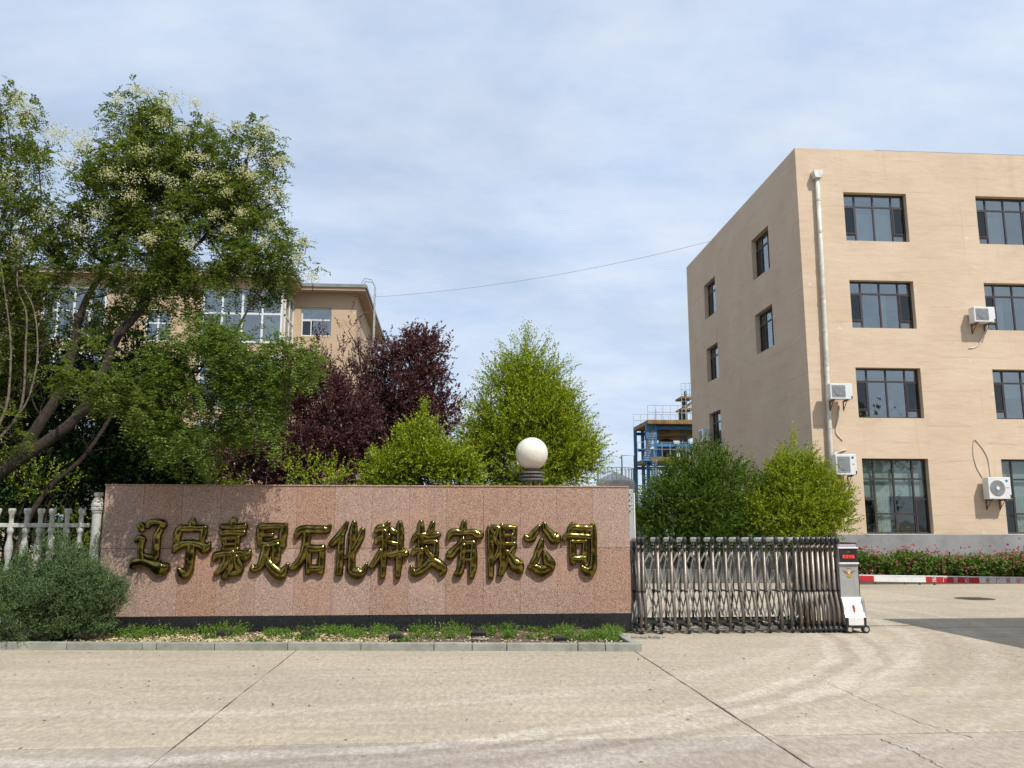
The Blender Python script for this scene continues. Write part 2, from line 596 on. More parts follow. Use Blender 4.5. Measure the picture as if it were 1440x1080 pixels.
def mat_granite():
    m, nt, b = new_mat('pink_granite')
    L = nt.links
    tc = N(nt, 'ShaderNodeTexCoord')
    oi = N(nt, 'ShaderNodeObjectInfo')
    g = N(nt, 'ShaderNodeNewGeometry')
    vo = N(nt, 'ShaderNodeTexVoronoi')
    vo.inputs['Scale'].default_value = 125
    L.new(g.outputs['Position'], vo.inputs['Vector'])
    sr = N(nt, 'ShaderNodeSeparateColor')
    L.new(vo.outputs['Color'], sr.inputs[0])
    rp = N(nt, 'ShaderNodeValToRGB')
    cr = rp.color_ramp
    cols = [(0.0, (0.09, 0.06, 0.05)), (0.12, (0.17, 0.11, 0.085)), (0.25, (0.29, 0.175, 0.13)), (0.6, (0.395, 0.232, 0.172)), (0.85, (0.45, 0.31, 0.235)), (1.0, (0.54, 0.44, 0.34))]
    while len(cr.elements) < len(cols): cr.elements.new(0.5)
    for i, (p, c) in enumerate(cols):
        cr.elements[i].position = p; cr.elements[i].color = (*c, 1)
    L.new(sr.outputs[0], rp.inputs[0])
    nz = N(nt, 'ShaderNodeTexNoise')
    nz.inputs['Scale'].default_value = 1.3
    nz.inputs['Detail'].default_value = 5
    L.new(g.outputs['Position'], nz.inputs['Vector'])
    r2 = N(nt, 'ShaderNodeMapRange')
    for k, v in (('From Min', 0.55), ('From Max', 0.75), ('To Min', 0.0), ('To Max', 0.4)): r2.inputs[k].default_value = v
    L.new(nz.outputs[0], r2.inputs['Value'])
    mx = N(nt, 'ShaderNodeMix', data_type='RGBA')
    L.new(r2.outputs[0], mx.inputs[0]); L.new(rp.outputs[0], mx.inputs[6])
    mx.inputs[7].default_value = (0.50, 0.27, 0.20, 1)
    # rain streaks running down from the coping
    mp_ = N(nt, 'ShaderNodeMapping')
    mp_.inputs['Scale'].default_value = (3.5, 1, 0.35)
    L.new(g.outputs['Position'], mp_.inputs[0])
    n3 = N(nt, 'ShaderNodeTexNoise')
    n3.inputs['Scale'].default_value = 2.0
    n3.inputs['Detail'].default_value = 5
    L.new(mp_.outputs[0], n3.inputs['Vector'])
    r3 = N(nt, 'ShaderNodeMapRange')
    for k, v in (('From Min', 0.5), ('From Max', 0.75), ('To Min', 0.0), ('To Max', 0.35)): r3.inputs[k].default_value = v
    L.new(n3.outputs[0], r3.inputs['Value'])
    mx2 = N(nt, 'ShaderNodeMix', data_type='RGBA')
    L.new(r3.outputs[0], mx2.inputs[0]); L.new(mx.outputs[2], mx2.inputs[6])
    mx2.inputs[7].default_value = (0.27, 0.18, 0.145, 1)
    hs = N(nt, 'ShaderNodeHueSaturation')
    mr_ = N(nt, 'ShaderNodeMapRange')
    mr_.inputs['To Min'].default_value = 0.93
    mr_.inputs['To Max'].default_value = 1.04
    L.new(oi.outputs['Random'], mr_.inputs['Value'])
    L.new(mr_.outputs[0], hs.inputs['Value'])
    mrs = N(nt, 'ShaderNodeMapRange')
    mrs.inputs['To Min'].default_value = 1.1
    mrs.inputs['To Max'].default_value = 0.85
    L.new(oi.outputs['Random'], mrs.inputs['Value'])
    L.new(mrs.outputs[0], hs.inputs['Saturation'])
    L.new(mx2.outputs[2], hs.inputs['Color'])
    L.new(hs.outputs[0], b.inputs['Base Color'])
    b.inputs['Roughness'].default_value = 0.62
    b.inputs['Specular IOR Level'].default_value = 0.3
    return m


def mat_glass(name, tint=(0.55, 0.6, 0.6), refl=0.2, waves=0.02, scale=1.2):
    m, nt, b = new_mat(name)
    L = nt.links
    nt.nodes.remove(b)
    gl = N(nt, 'ShaderNodeBsdfGlossy')
    gl.inputs['Roughness'].default_value = 0.015
    gl.inputs['Color'].default_value = (0.92, 0.97, 0.97, 1)
    tr = N(nt, 'ShaderNodeBsdfTransparent')
    tr.inputs[0].default_value = (*tint, 1)
    lw = N(nt, 'ShaderNodeLayerWeight')
    pw_ = N(nt, 'ShaderNodeMath', operation='POWER', _1=5.0)
    L.new(lw.outputs['Facing'], pw_.inputs[0])
    fr = N(nt, 'ShaderNodeMath', operation='MULTIPLY_ADD', _1=0.9, _2=0.03)
    L.new(pw_.outputs[0], fr.inputs[0])
    ad = N(nt, 'ShaderNodeMath', operation='ADD', _1=refl)
    ad.use_clamp = True
    L.new(fr.outputs[0], ad.inputs[0])
    tc = N(nt, 'ShaderNodeNewGeometry')
    nz = N(nt, 'ShaderNodeTexNoise')
    nz.inputs['Scale'].default_value = scale
    L.new(tc.outputs['Position'], nz.inputs['Vector'])
    bp = N(nt, 'ShaderNodeBump')
    bp.inputs['Strength'].default_value = 1.0
    bp.inputs['Distance'].default_value = waves
    L.new(nz.outputs[0], bp.inputs['Height'])
    L.new(bp.outputs[0], gl.inputs['Normal'])
    mx = N(nt, 'ShaderNodeMixShader')
    L.new(ad.outputs[0], mx.inputs[0]); L.new(tr.outputs[0], mx.inputs[1]); L.new(gl.outputs[0], mx.inputs[2])
    L.new(mx.outputs[0], nt.nodes['Material Output'].inputs[0])
    return m


M = {}
M['concrete'] = mat_concrete()
M['joint'] = plain('joint_dirt', (0.07, 0.055, 0.04), 0.95, var=0.4, scale=8)
M['yard'] = plain('earth', (0.21, 0.175, 0.12), 0.95, var=0.3, scale=0.6, dirt=(0.10, 0.11, 0.05))
M['granite'] = mat_granite()
M['black_granite'] = plain('black_granite', (0.018, 0.018, 0.022), 0.35, var=0.5, scale=30)
M['wallcore'] = plain('mortar', (0.10, 0.075, 0.06), 0.9)
M['brass'] = plain('polished_brass', (0.24, 0.185, 0.052), 0.17, metal=1.0, var=0.3, scale=7, dirt=(0.055, 0.047, 0.012))  # dark tarnish blotches in the colour also stand in for dark reflections
_nt = M['brass'].node_tree
_tc = N(_nt, 'ShaderNodeNewGeometry')
_nz = N(_nt, 'ShaderNodeTexNoise'); _nz.inputs['Scale'].default_value = 9.0; _nz.inputs['Detail'].default_value = 0.5
_nt.links.new(_tc.outputs['Position'], _nz.inputs['Vector'])
_bp = N(_nt, 'ShaderNodeBump'); _bp.inputs['Strength'].default_value = 1.0; _bp.inputs['Distance'].default_value = 0.015
_nt.links.new(_nz.outputs[0], _bp.inputs['Height'])
_nt.links.new(_bp.outputs[0], _nt.nodes['Principled BSDF'].inputs['Normal'])
M['stucco'] = mat_render('tan_render', (0.575, 0.445, 0.322), (0.475, 0.36, 0.256), (0.615, 0.485, 0.36))
M['stucco2'] = mat_render('ochre_render', (0.49, 0.36, 0.24), (0.42, 0.30, 0.19), (0.53, 0.40, 0.27))
M['plinth'] = plain('grey_plinth', (0.27, 0.265, 0.265), 0.9, var=0.16, scale=0.9, bump=0.3)
M['frame'] = plain('brown_window_frame', (0.045, 0.032, 0.033), 0.45, var=0.15)
M['white_frame'] = plain('white_window_frame', (0.66, 0.67, 0.66), 0.4, var=0.06)
M['glass'] = mat_glass('window_glass', refl=0.2)
M['glass_dim'] = mat_glass('sash_glass', (0.35, 0.38, 0.38), refl=0.03)
M['glass_low'] = mat_glass('ground_floor_glass', (0.75, 0.8, 0.78), refl=0.05)
M['curtain'] = plain('pale_curtain', (0.50, 0.52, 0.47), 0.9, var=0.06, scale=2)
M['blind'] = plain('roller_blind', (0.55, 0.58, 0.58), 0.9, var=0.05, scale=2)
M['interior'] = plain('room_plaster', (0.30, 0.30, 0.28), 0.9)
M['pvc'] = plain('white_pvc_pipe', (0.62, 0.61, 0.56), 0.5, var=0.12, scale=3, dirt=(0.42, 0.39, 0.32))
M['ac'] = plain('white_enamel', (0.66, 0.67, 0.66), 0.4, var=0.05, scale=5)
M['ac_grille'] = plain('grey_grille', (0.20, 0.21, 0.22), 0.5)
M['dark'] = plain('black_plastic', (0.02, 0.02, 0.021), 0.5, var=0.3)
M['rust'] = plain('rusty_bracket', (0.16, 0.09, 0.06), 0.8, var=0.4, scale=20)
M['kerb'] = plain('kerb_concrete', (0.27, 0.275, 0.235), 0.85, var=0.16, scale=5, bump=0.4, obj_var=0.08)
M['planter'] = plain('dark_concrete', (0.135, 0.135, 0.125), 0.9, var=0.25, scale=2)  # a darker grey than the kerb stones
M['soil'] = plain('soil', (0.13, 0.085, 0.055), 0.95, var=0.35, scale=14, bump=0.9)
M['gravel'] = plain('straw_gravel', (0.52, 0.43, 0.24), 0.9, var=0.35, scale=20)
M['steel'] = plain('stainless_steel', (0.215, 0.185, 0.155), 0.42, metal=0.65, var=0.16, scale=5, dirt=(0.13, 0.105, 0.085), obj_var=0.22)
M['steel_flat'] = plain('galvanised_bar', (0.36, 0.36, 0.335), 0.45, metal=0.6, var=0.1, scale=8)
M['silver'] = plain('silver_tube', (0.66, 0.68, 0.68), 0.3, metal=0.75, var=0.08, scale=8)
M['panel_silver'] = plain('brushed_panel', (0.46, 0.47, 0.47), 0.45, metal=0.5, var=0.08, scale=7)
M['white_shell'] = plain('white_shell', (0.72, 0.72, 0.72), 0.3, var=0.05, scale=6)
M['red'] = plain('red_paint', (0.48, 0.03, 0.035), 0.45, var=0.12, scale=6)
M['white'] = plain('white_paint', (0.72, 0.73, 0.72), 0.45, var=0.08, scale=5)
M['fence'] = plain('painted_concrete', (0.46, 0.465, 0.43), 0.75, var=0.14, scale=7, dirt=(0.30, 0.29, 0.25), bump=0.2)
M['globe'] = plain('opal_globe', (0.74, 0.72, 0.64), 0.28, var=0.05, scale=3, dirt=(0.62, 0.585, 0.49))
M['collar'] = plain('weathered_collar', (0.155, 0.145, 0.135), 0.6, metal=0.4, var=0.25, scale=12)
M['bark'] = plain('bark', (0.062, 0.045, 0.034), 0.95, var=0.5, scale=16, dirt=(0.02, 0.014, 0.010), bump=1.0)
_b = [n for n in M['bark'].node_tree.nodes if n.type == 'BUMP'][0]; _b.inputs['Distance'].default_value = 0.03
M['bark_pale'] = plain('pale_bark', (0.16, 0.125, 0.09), 0.95, var=0.35, scale=14, bump=0.8)
M['teal'] = plain('teal_plastic', (0.02, 0.24, 0.23), 0.4, var=0.15, scale=8)
M['blue_steel'] = plain('blue_steel', (0.035, 0.16, 0.34), 0.55, var=0.25, scale=1.5, obj_var=0.12)
M['dark_steel'] = plain('dark_steel', (0.10, 0.095, 0.09), 0.6, metal=0.3, var=0.3, scale=2)
M['ochre_steel'] = plain('rusty_deck', (0.24, 0.145, 0.05), 0.8, var=0.35, scale=1.5)
M['grey_steel'] = plain('grey_rail', (0.38, 0.40, 0.42), 0.55, var=0.1)
M['tank'] = plain('tank_steel', (0.52, 0.50, 0.45), 0.6, var=0.2, scale=1.2)
M['roof_grey'] = plain('roof_flashing', (0.22, 0.22, 0.22), 0.7, var=0.15, scale=2)
M['litter'] = plain('dry_leaf', (0.18, 0.11, 0.055), 0.9, var=0.4, scale=30)
M['asphalt_far'] = plain('roadside_wall', (0.33, 0.27, 0.2), 0.9, var=0.2, scale=1)
m, nt, b = new_mat('led_red')
b.inputs['Base Color'].default_value = (0.3, 0.01, 0.01, 1)
b.inputs['Emission Color'].default_value = (1.0, 0.07, 0.04, 1)
b.inputs['Emission Strength'].default_value = 1.4
M['led'] = m
M['sticker'] = plain('lavender_sticker', (0.28, 0.25, 0.42), 0.3, var=0.5, scale=14, dirt=(0.42, 0.36, 0.22))
M['gold_paint'] = plain('gold_paint', (0.42, 0.33, 0.05), 0.4, var=0.2)
M['tan_paint'] = plain('tan_paint', (0.62, 0.47, 0.30), 0.5)
M['brick_red'] = plain('brick_red_paint', (0.38, 0.10, 0.06), 0.5)
M['blue_logo'] = plain('blue_print', (0.02, 0.16, 0.33), 0.4)
M['iron'] = plain('cast_iron', (0.085, 0.07, 0.055), 0.7, metal=0.4, var=0.2, scale=15)

LM = {
    'sophora': leaf_mat('pagoda_leaves', [(0.046, 0.068, 0.015), (0.088, 0.124, 0.024), (0.14, 0.18, 0.036), (0.215, 0.25, 0.06)], 0.45),
    'sophora_low': leaf_mat('pagoda_leaves_young', [(0.05, 0.085, 0.015), (0.09, 0.14, 0.024), (0.145, 0.205, 0.036), (0.21, 0.275, 0.06)], 0.32),
    'blossom': leaf_mat('cream_blossom', [(0.42, 0.42, 0.19), (0.60, 0.58, 0.30), (0.72, 0.69, 0.43)], 0.3),
    'dark': leaf_mat('dark_leaves', [(0.010, 0.025, 0.009), (0.02, 0.045, 0.014), (0.04, 0.08, 0.02), (0.10, 0.16, 0.03)], 0.25),
    'plum': leaf_mat('plum_leaves', [(0.04, 0.015, 0.019), (0.075, 0.028, 0.033), (0.115, 0.048, 0.048), (0.18, 0.085, 0.07)], 0.35, 0.45, 0.35),
    'elm': leaf_mat('golden_elm_leaves', [(0.075, 0.12, 0.012), (0.16, 0.22, 0.016), (0.29, 0.35, 0.025), (0.44, 0.47, 0.05)], 0.3),
    'elm_lime': leaf_mat('lime_elm_leaves', [(0.11, 0.17, 0.014), (0.20, 0.27, 0.02), (0.30, 0.37, 0.03), (0.42, 0.46, 0.05)], 0.35),
    'elm_deep': leaf_mat('green_elm_leaves', [(0.03, 0.065, 0.010), (0.055, 0.105, 0.014), (0.095, 0.16, 0.02), (0.16, 0.23, 0.03)], 0.28),
    'juniper': leaf_mat('juniper_needles', [(0.03, 0.062, 0.022), (0.068, 0.118, 0.042), (0.12, 0.185, 0.07), (0.19, 0.26, 0.11)], 0.15),
    'juniper_dead': leaf_mat('dead_juniper_sprays', [(0.10, 0.05, 0.03), (0.19, 0.10, 0.06)], 0.1),
    'weed': leaf_mat('weed_leaves', [(0.07, 0.14, 0.022), (0.13, 0.22, 0.04), (0.21, 0.31, 0.07)], 0.35),
    'hedge': leaf_mat('rose_leaves', [(0.06, 0.11, 0.022), (0.11, 0.18, 0.035), (0.18, 0.26, 0.06)], 0.3),
    'rose': leaf_mat('rose_blossom', [(0.42, 0.05, 0.09), (0.58, 0.14, 0.18), (0.62, 0.28, 0.26), (0.70, 0.45, 0.42)], 0.25),
}

# ---------------------------------------------------------------- foliage in numpy
rng = np.random.default_rng(11)


def unit(a):
    return a / np.maximum(np.linalg.norm(a, axis=-1, keepdims=True), 1e-9)


def leaf_object(name, P, D, Nn, Ln, W, mat, parent=None, origin=None):
    """one rhombic, slightly folded leaf per row"""
    n = len(P)
    D = unit(D)
    S = unit(np.cross(D, Nn))
    Nn = unit(np.cross(S, D))
    Ln = np.broadcast_to(np.asarray(Ln, float).reshape(-1, 1), (n, 1))
    W = np.broadcast_to(np.asarray(W, float).reshape(-1, 1), (n, 1))
    mid = P + D * Ln * 0.45 + Nn * W * 0.12
    V = np.empty((n, 4, 3), np.float32)
    V[:, 0] = P
    V[:, 1] = mid + S * W * 0.5
    V[:, 2] = P + D * Ln
    V[:, 3] = mid - S * W * 0.5
    if origin is not None: V -= np.asarray(origin, np.float32)
    me = bpy.data.meshes.new(name)
    me.vertices.add(n * 4)
    me.vertices.foreach_set('co', V.reshape(-1))
    me.loops.add(n * 4)
    me.loops.foreach_set('vertex_index', np.arange(n * 4, dtype=np.int32))
    me.polygons.add(n)
    me.polygons.foreach_set('loop_start', np.arange(0, n * 4, 4, dtype=np.int32))
    me.materials.append(mat)
    me.update(calc_edges=True)
    o = bpy.data.objects.new(name, me)
    COL.objects.link(o)
    if parent: o.parent = parent
    return o


def clumped(blobs, n, clumps=9, tight=0.34, shell=0.55):
    """points inside ellipsoids, gathered in clumps; returns points and outward directions"""
    blobs = np.array(blobs, float)
    C_, Rr = blobs[:, :3], blobs[:, 3:6]
    vol = np.prod(Rr, axis=1) ** 0.75
    cnt = rng.multinomial(n, vol / vol.sum())
    P, D = [], []
    for c, r_, k in zip(C_, Rr, cnt):
        if k == 0: continue
        cd = unit(rng.normal(size=(clumps, 3)))
        cc = cd * (rng.uniform(shell, 0.9, (clumps, 1)))
        idx = rng.integers(0, clumps, k)
        p = cc[idx] + rng.normal(size=(k, 3)) * tight * rng.uniform(0.5, 1.1, (clumps, 1))[idx]
        ln = np.linalg.norm(p, axis=1, keepdims=True)
        p = np.where(ln > 1.05, p / ln * rng.uniform(0.8, 1.1, (k, 1)), p)
        P.append(c + p * r_)
        D.append(unit(p * r_ + 1e-6))
    return np.concatenate(P), np.concatenate(D)


def along_shoots(B, D, Ls, n, grav=0.15, spread=0.8, t0=0.1, flat=0.6):
    """leaf bases along curved shoots"""
    m = len(B)
    t = (t0 + (1 - t0) * (np.arange(n) + 0.5) / n)[None, :, None]
    t = t + rng.uniform(-0.4, 0.4, (m, n, 1)) / n
    Ls = np.broadcast_to(np.asarray(Ls, float).reshape(-1, 1, 1), (m, 1, 1))
    g = np.array([0, 0, -1.0]) * grav
    P = B[:, None, :] + D[:, None, :] * Ls * t + g * Ls * t * t
    T = unit(D[:, None, :] + 2 * g * t)
    Pd = unit(rng.normal(size=(m, n, 3)))
    LD = unit(T * (1 - spread * 0.5) + Pd * spread)
    Nn = unit(rng.normal(size=(m, n, 3)) * (1 - flat) + np.array([0, 0, 1.0]) * flat)
    return P.reshape(-1, 3), LD.reshape(-1, 3), Nn.reshape(-1, 3), T.reshape(-1, 3)


def pinnate(B, D, Ls, pairs, leaf):
    """compound leaves: leaflets in pairs on a drooping rachis"""
    m = len(B)
    side = unit(np.cross(D, np.array([0, 0, 1.0]) + rng.normal(size=(m, 3)) * 0.25))
    upv = unit(np.cross(side, D))
    t = (np.arange(pairs) + 1.0) / pairs
    Ls = np.broadcast_to(np.asarray(Ls, float).reshape(-1, 1), (m, 1))
    out_p, out_d, out_n = [], [], []
    for tt in t:
        p = B + D * Ls * tt + np.array([0, 0, -1.0]) * Ls * 0.35 * tt * tt
        T = unit(D + np.array([0, 0, -0.7]) * tt)
        for sgn in (-1, 1):
            out_p.append(p)
            out_d.append(unit(T * 0.45 + side * sgn + rng.normal(size=(m, 3)) * 0.2))
            out_n.append(unit(upv + rng.normal(size=(m, 3)) * 0.35))
    return np.concatenate(out_p), np.concatenate(out_d), np.concatenate(out_n)


def pxblob(px, py, r_, Y, dscale=1.0, rz=1.0):
    c = aty(px, py, Y)
    k = (c - CAM).dot(_f) / FPX
    return (c.x, c.y, c.z, r_ * k, r_ * k * dscale, r_ * k * rz)


def limb(mb, a, b, r0, r1, sag=0.0, seg=6, n=6, wob=0.05):
    a, b = Vector(a), Vector(b)
    L_ = (b - a).length
    pts, rad = [], []
    off = [Vector((random.gauss(0, 1), random.gauss(0, 1), random.gauss(0, 0.6))) * wob * L_ for _ in range(2)]
    for i in range(n + 1):
        t = i / n
        p = a.lerp(b, t) + Vector((0, 0, 1)) * sag * math.sin(math.pi * t) * L_
        p += off[0] * math.sin(math.pi * t) + off[1] * 0.6 * math.sin(2 * math.pi * t)
        pts.append(p); rad.append(r0 + (r1 - r0) * t ** 0.8)
    mb.tube(pts, rad, seg)
    return pts


def crown_branches(mb, starts, blobs, k, r0=0.03, r1=0.006, sub=5):
    """limbs from trunk points to each blob, with twigs spreading inside it"""
    for bl in blobs[:k]:
        c = Vector(bl[:3]); rr = Vector(bl[3:6])
        s_ = min(starts, key=lambda p: (Vector(p) - c).length + random.random() * 0.3)
        pts = limb(mb, s_, c, r0, r1 * 1.8, sag=-0.05, seg=5, n=5)
        for _ in range(sub):
            d = Vector((random.gauss(0, 1), random.gauss(0, 1), random.gauss(0.3, 1))).normalized()
            e = c + Vector((d.x * rr.x, d.y * rr.y, d.z * rr.z)) * 0.9
            limb(mb, pts[random.choice((3, 4, 5))], e, r1 * 1.6, r1 * 0.5, seg=4, n=4)


# ================================================================= GROUND
g_ = MB()
g_.box(-300, 300, -200, 400, -0.5, -0.035)
tag(g_.build('ground', M['yard']), kind='structure')

pav = MB()
pav.box(-34, 30, -8, 52, -0.034, -0.012)
pavement = tag(pav.build('concrete_forecourt', M['joint']), kind='structure')
XJ = [-33.83, -29.3, -24.75, -20.2, -15.65, -11.1, -6.56, -2.03, 2.5, 7.03, 11.56, 16.1, 20.6, 25.15, 29.7]
YJ = [-7.5, -2.9, 1.95, 6.88, 13.95, 19.3, 24.9, 30.0]
for j in range(len(YJ) - 1):
    for i in range(len(XJ) - 1):
        if YJ[j] > 12 and XJ[i] < -3: continue          # planted ground behind the sign
        if YJ[j] > 24 and XJ[i] > 11: continue
        if YJ[j] > 18 and XJ[i] < 2: continue
        x0, x1, y0, y1 = XJ[i] + 0.007, XJ[i + 1] - 0.007, YJ[j] + 0.013, YJ[j + 1] - 0.013
        # wavy broken edges
        def edge(ax, ay, bx, by, n=24):
            out = []
            for q in range(n):
                t = q / n
                jx, jy = random.uniform(-1, 1) * 0.006, random.uniform(-1, 1) * 0.006
                out.append((ax + (bx - ax) * t + (jx if ax == bx else 0), ay + (by - ay) * t + (jy if ay == by else 0)))
            return out
        poly = edge(x0, y0, x1, y0) + edge(x1, y0, x1, y1) + edge(x1, y1, x0, y1) + edge(x0, y1, x0, y0)
        cx_, cy_ = (x0 + x1) / 2, (y0 + y1) / 2
        dz = random.uniform(-0.0015, 0.0015)
        s_ = MB()
        n_ = len(poly)
        top = [(p[0] - cx_, p[1] - cy_, dz) for p in poly]
        ins = [(p[0] * 0.9975, p[1] * 0.9975, dz) for p in top]
        top = [(p[0], p[1], dz - 0.004) for p in top]
        low = [(p[0], p[1], -0.011) for p in top]
        s_.add(ins, [tuple(range(n_))])
        s_.add(ins + top, [(i_, n_ + i_, n_ + (i_ + 1) % n_, (i_ + 1) % n_) for i_ in range(n_)])
        s_.add(top + low, [(i_, n_ + i_, n_ + (i_ + 1) % n_, (i_ + 1) % n_) for i_ in range(n_)])
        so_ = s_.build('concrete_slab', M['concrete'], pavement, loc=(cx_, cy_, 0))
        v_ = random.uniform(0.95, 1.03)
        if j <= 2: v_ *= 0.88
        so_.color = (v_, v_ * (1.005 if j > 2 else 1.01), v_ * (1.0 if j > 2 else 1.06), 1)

# cracks wandering across the slabs (thin dirt-filled gaps)
ck = MB()
def crack(pts, w=0.004):
    P_ = []
    for (a, b_) in zip(pts[:-1], pts[1:]):
        for q in range(14):
            t = q / 14
            P_.append(Vector((a[0] + (b_[0] - a[0]) * t + random.gauss(0, 0.012), a[1] + (b_[1] - a[1]) * t + random.gauss(0, 0.012), 0.0025)))
    P_.append(Vector((pts[-1][0], pts[-1][1], 0.0025)))
    for i_ in range(len(P_) - 1):
        d = (P_[i_ + 1] - P_[i_]).normalized()
        s2 = Vector((-d.y, d.x, 0)) * w * random.uniform(0.4, 1.0)
        ck.quad(P_[i_] - s2, P_[i_ + 1] - s2, P_[i_ + 1] + s2, P_[i_] + s2)
crack([tuple(gnd(*p))[:2] for p in ((1160, 958), (1215, 985), (1290, 1015), (1368, 1038))])
crack([tuple(gnd(*p))[:2] for p in ((1216, 881), (1300, 884), (1345, 883))])
crack([tuple(gnd(*p))[:2] for p in ((1240, 1040), (1290, 1060), (1330, 1082))])
crack([tuple(gnd(*p))[:2] for p in ((1395, 915), (1440, 925), (1500, 945))])
ck.build('crack', M['joint'], pavement)['kind'] = 'stuff'

# manhole
mh = empty('manhole_cover', (12.36, 19.63, 0), 'round dark iron manhole cover set flush in the yard beyond the boom', 'manhole cover')
q = MB(); q.lathe([(0.44, -0.01), (0.44, 0.004), (0.40, 0.005)], seg=28); q.build('rim', M['iron'], mh)
q = MB(); q.lathe([(0.385, -0.01), (0.385, 0.006), (0.37, 0.010), (0.0, 0.010)], seg=28)
for k in range(6):
    q.box(-0.3, 0.3, -0.26 + k * 0.1, -0.23 + k * 0.1, 0.0101, 0.014)
q.build('lid', M['iron'], mh)

# ================================================================= SIGN WALL
WY, WX0, WX1 = 13.60, -5.30, 2.89
Z_B, Z_M, Z_T = 0.30, 1.315, 2.275
wall = empty('sign_wall', ((WX0 + WX1) / 2, WY + 0.2, 0), 'long pink granite company sign wall with raised brass characters', 'sign wall')
wl0 = wall.location.copy()
q = MB(); q.box(WX0 + 0.02, WX1 - 0.02, WY + 0.03, WY + 0.40, -0.03, Z_T - 0.03)
q.build('core', M['wallcore'], wall, loc=-wl0)
q = MB()
nb = 10
for i in range(nb):
    a = WX0 + (WX1 - WX0) * i / nb; b_ = WX0 + (WX1 - WX0) * (i + 1) / nb
    q = MB(); q.box(a + 0.0015, b_ - 0.0015, WY + 0.004, WY + 0.034, -0.03, Z_B - 0.002, 0.002)
    q.build('base_panel', M['black_granite'], wall, loc=-wl0)
NP = 14
pw = (WX1 - WX0) / NP
for r_ in range(2):
    z0, z1 = (Z_B, Z_M) if r_ == 0 else (Z_M, Z_T)
    for i in range(NP):
        a, b_ = WX0 + pw * i, WX0 + pw * (i + 1)
        q = MB()
        dy_ = random.uniform(-0.0012, 0.0012)
        q.box(a + 0.0012, b_ - 0.0012, WY + dy_, WY + 0.028, z0 + 0.003, z1 - 0.003, 0.0015)
        q.build('granite_panel', M['granite'], wall, loc=-wl0)
for i in range(7):
    a = WX0 - 0.01 + (WX1 - WX0 + 0.02) * i / 7; b_ = WX0 - 0.01 + (WX1 - WX0 + 0.02) * (i + 1) / 7
    q = MB(); q.box(a + 0.001, b_ - 0.001, WY - 0.012, WY + 0.44, Z_T - 0.001, Z_T + 0.022, 0.003)
    q.build('coping_stone', M['granite'], wall, loc=-wl0)
for xx in (WX0, WX1):
    for (z0, z1) in ((Z_B, Z_M), (Z_M, Z_T)):
        q = MB()
        q.box(xx - 0.012 if xx < 0 else xx - 0.019, xx + 0.019 if xx < 0 else xx + 0.012, WY + 0.03, WY + 0.41, z0 + 0.0015, z1 - 0.0025, 0.0015)
        q.build('end_panel', M['granite'], wall, loc=-wl0)

# brass characters: every stroke is a ridged sweep standing off the wall
def catmull(pts, per=6):
    P_ = [pts[0]] + list(pts) + [pts[-1]]
    out = []
    for i in range(1, len(P_) - 2):
        p0, p1, p2, p3 = P_[i - 1], P_[i], P_[i + 1], P_[i + 2]
        for q_ in range(per):
            t = q_ / per
            out.append(tuple(0.5 * ((2 * p1[k]) + (-p0[k] + p2[k]) * t + (2 * p0[k] - 5 * p1[k] + 4 * p2[k] - p3[k]) * t * t + (-p0[k] + 3 * p1[k] - 3 * p2[k] + p3[k]) * t ** 3) for k in range(3)))
    out.append(tuple(P_[-2]))
    return out


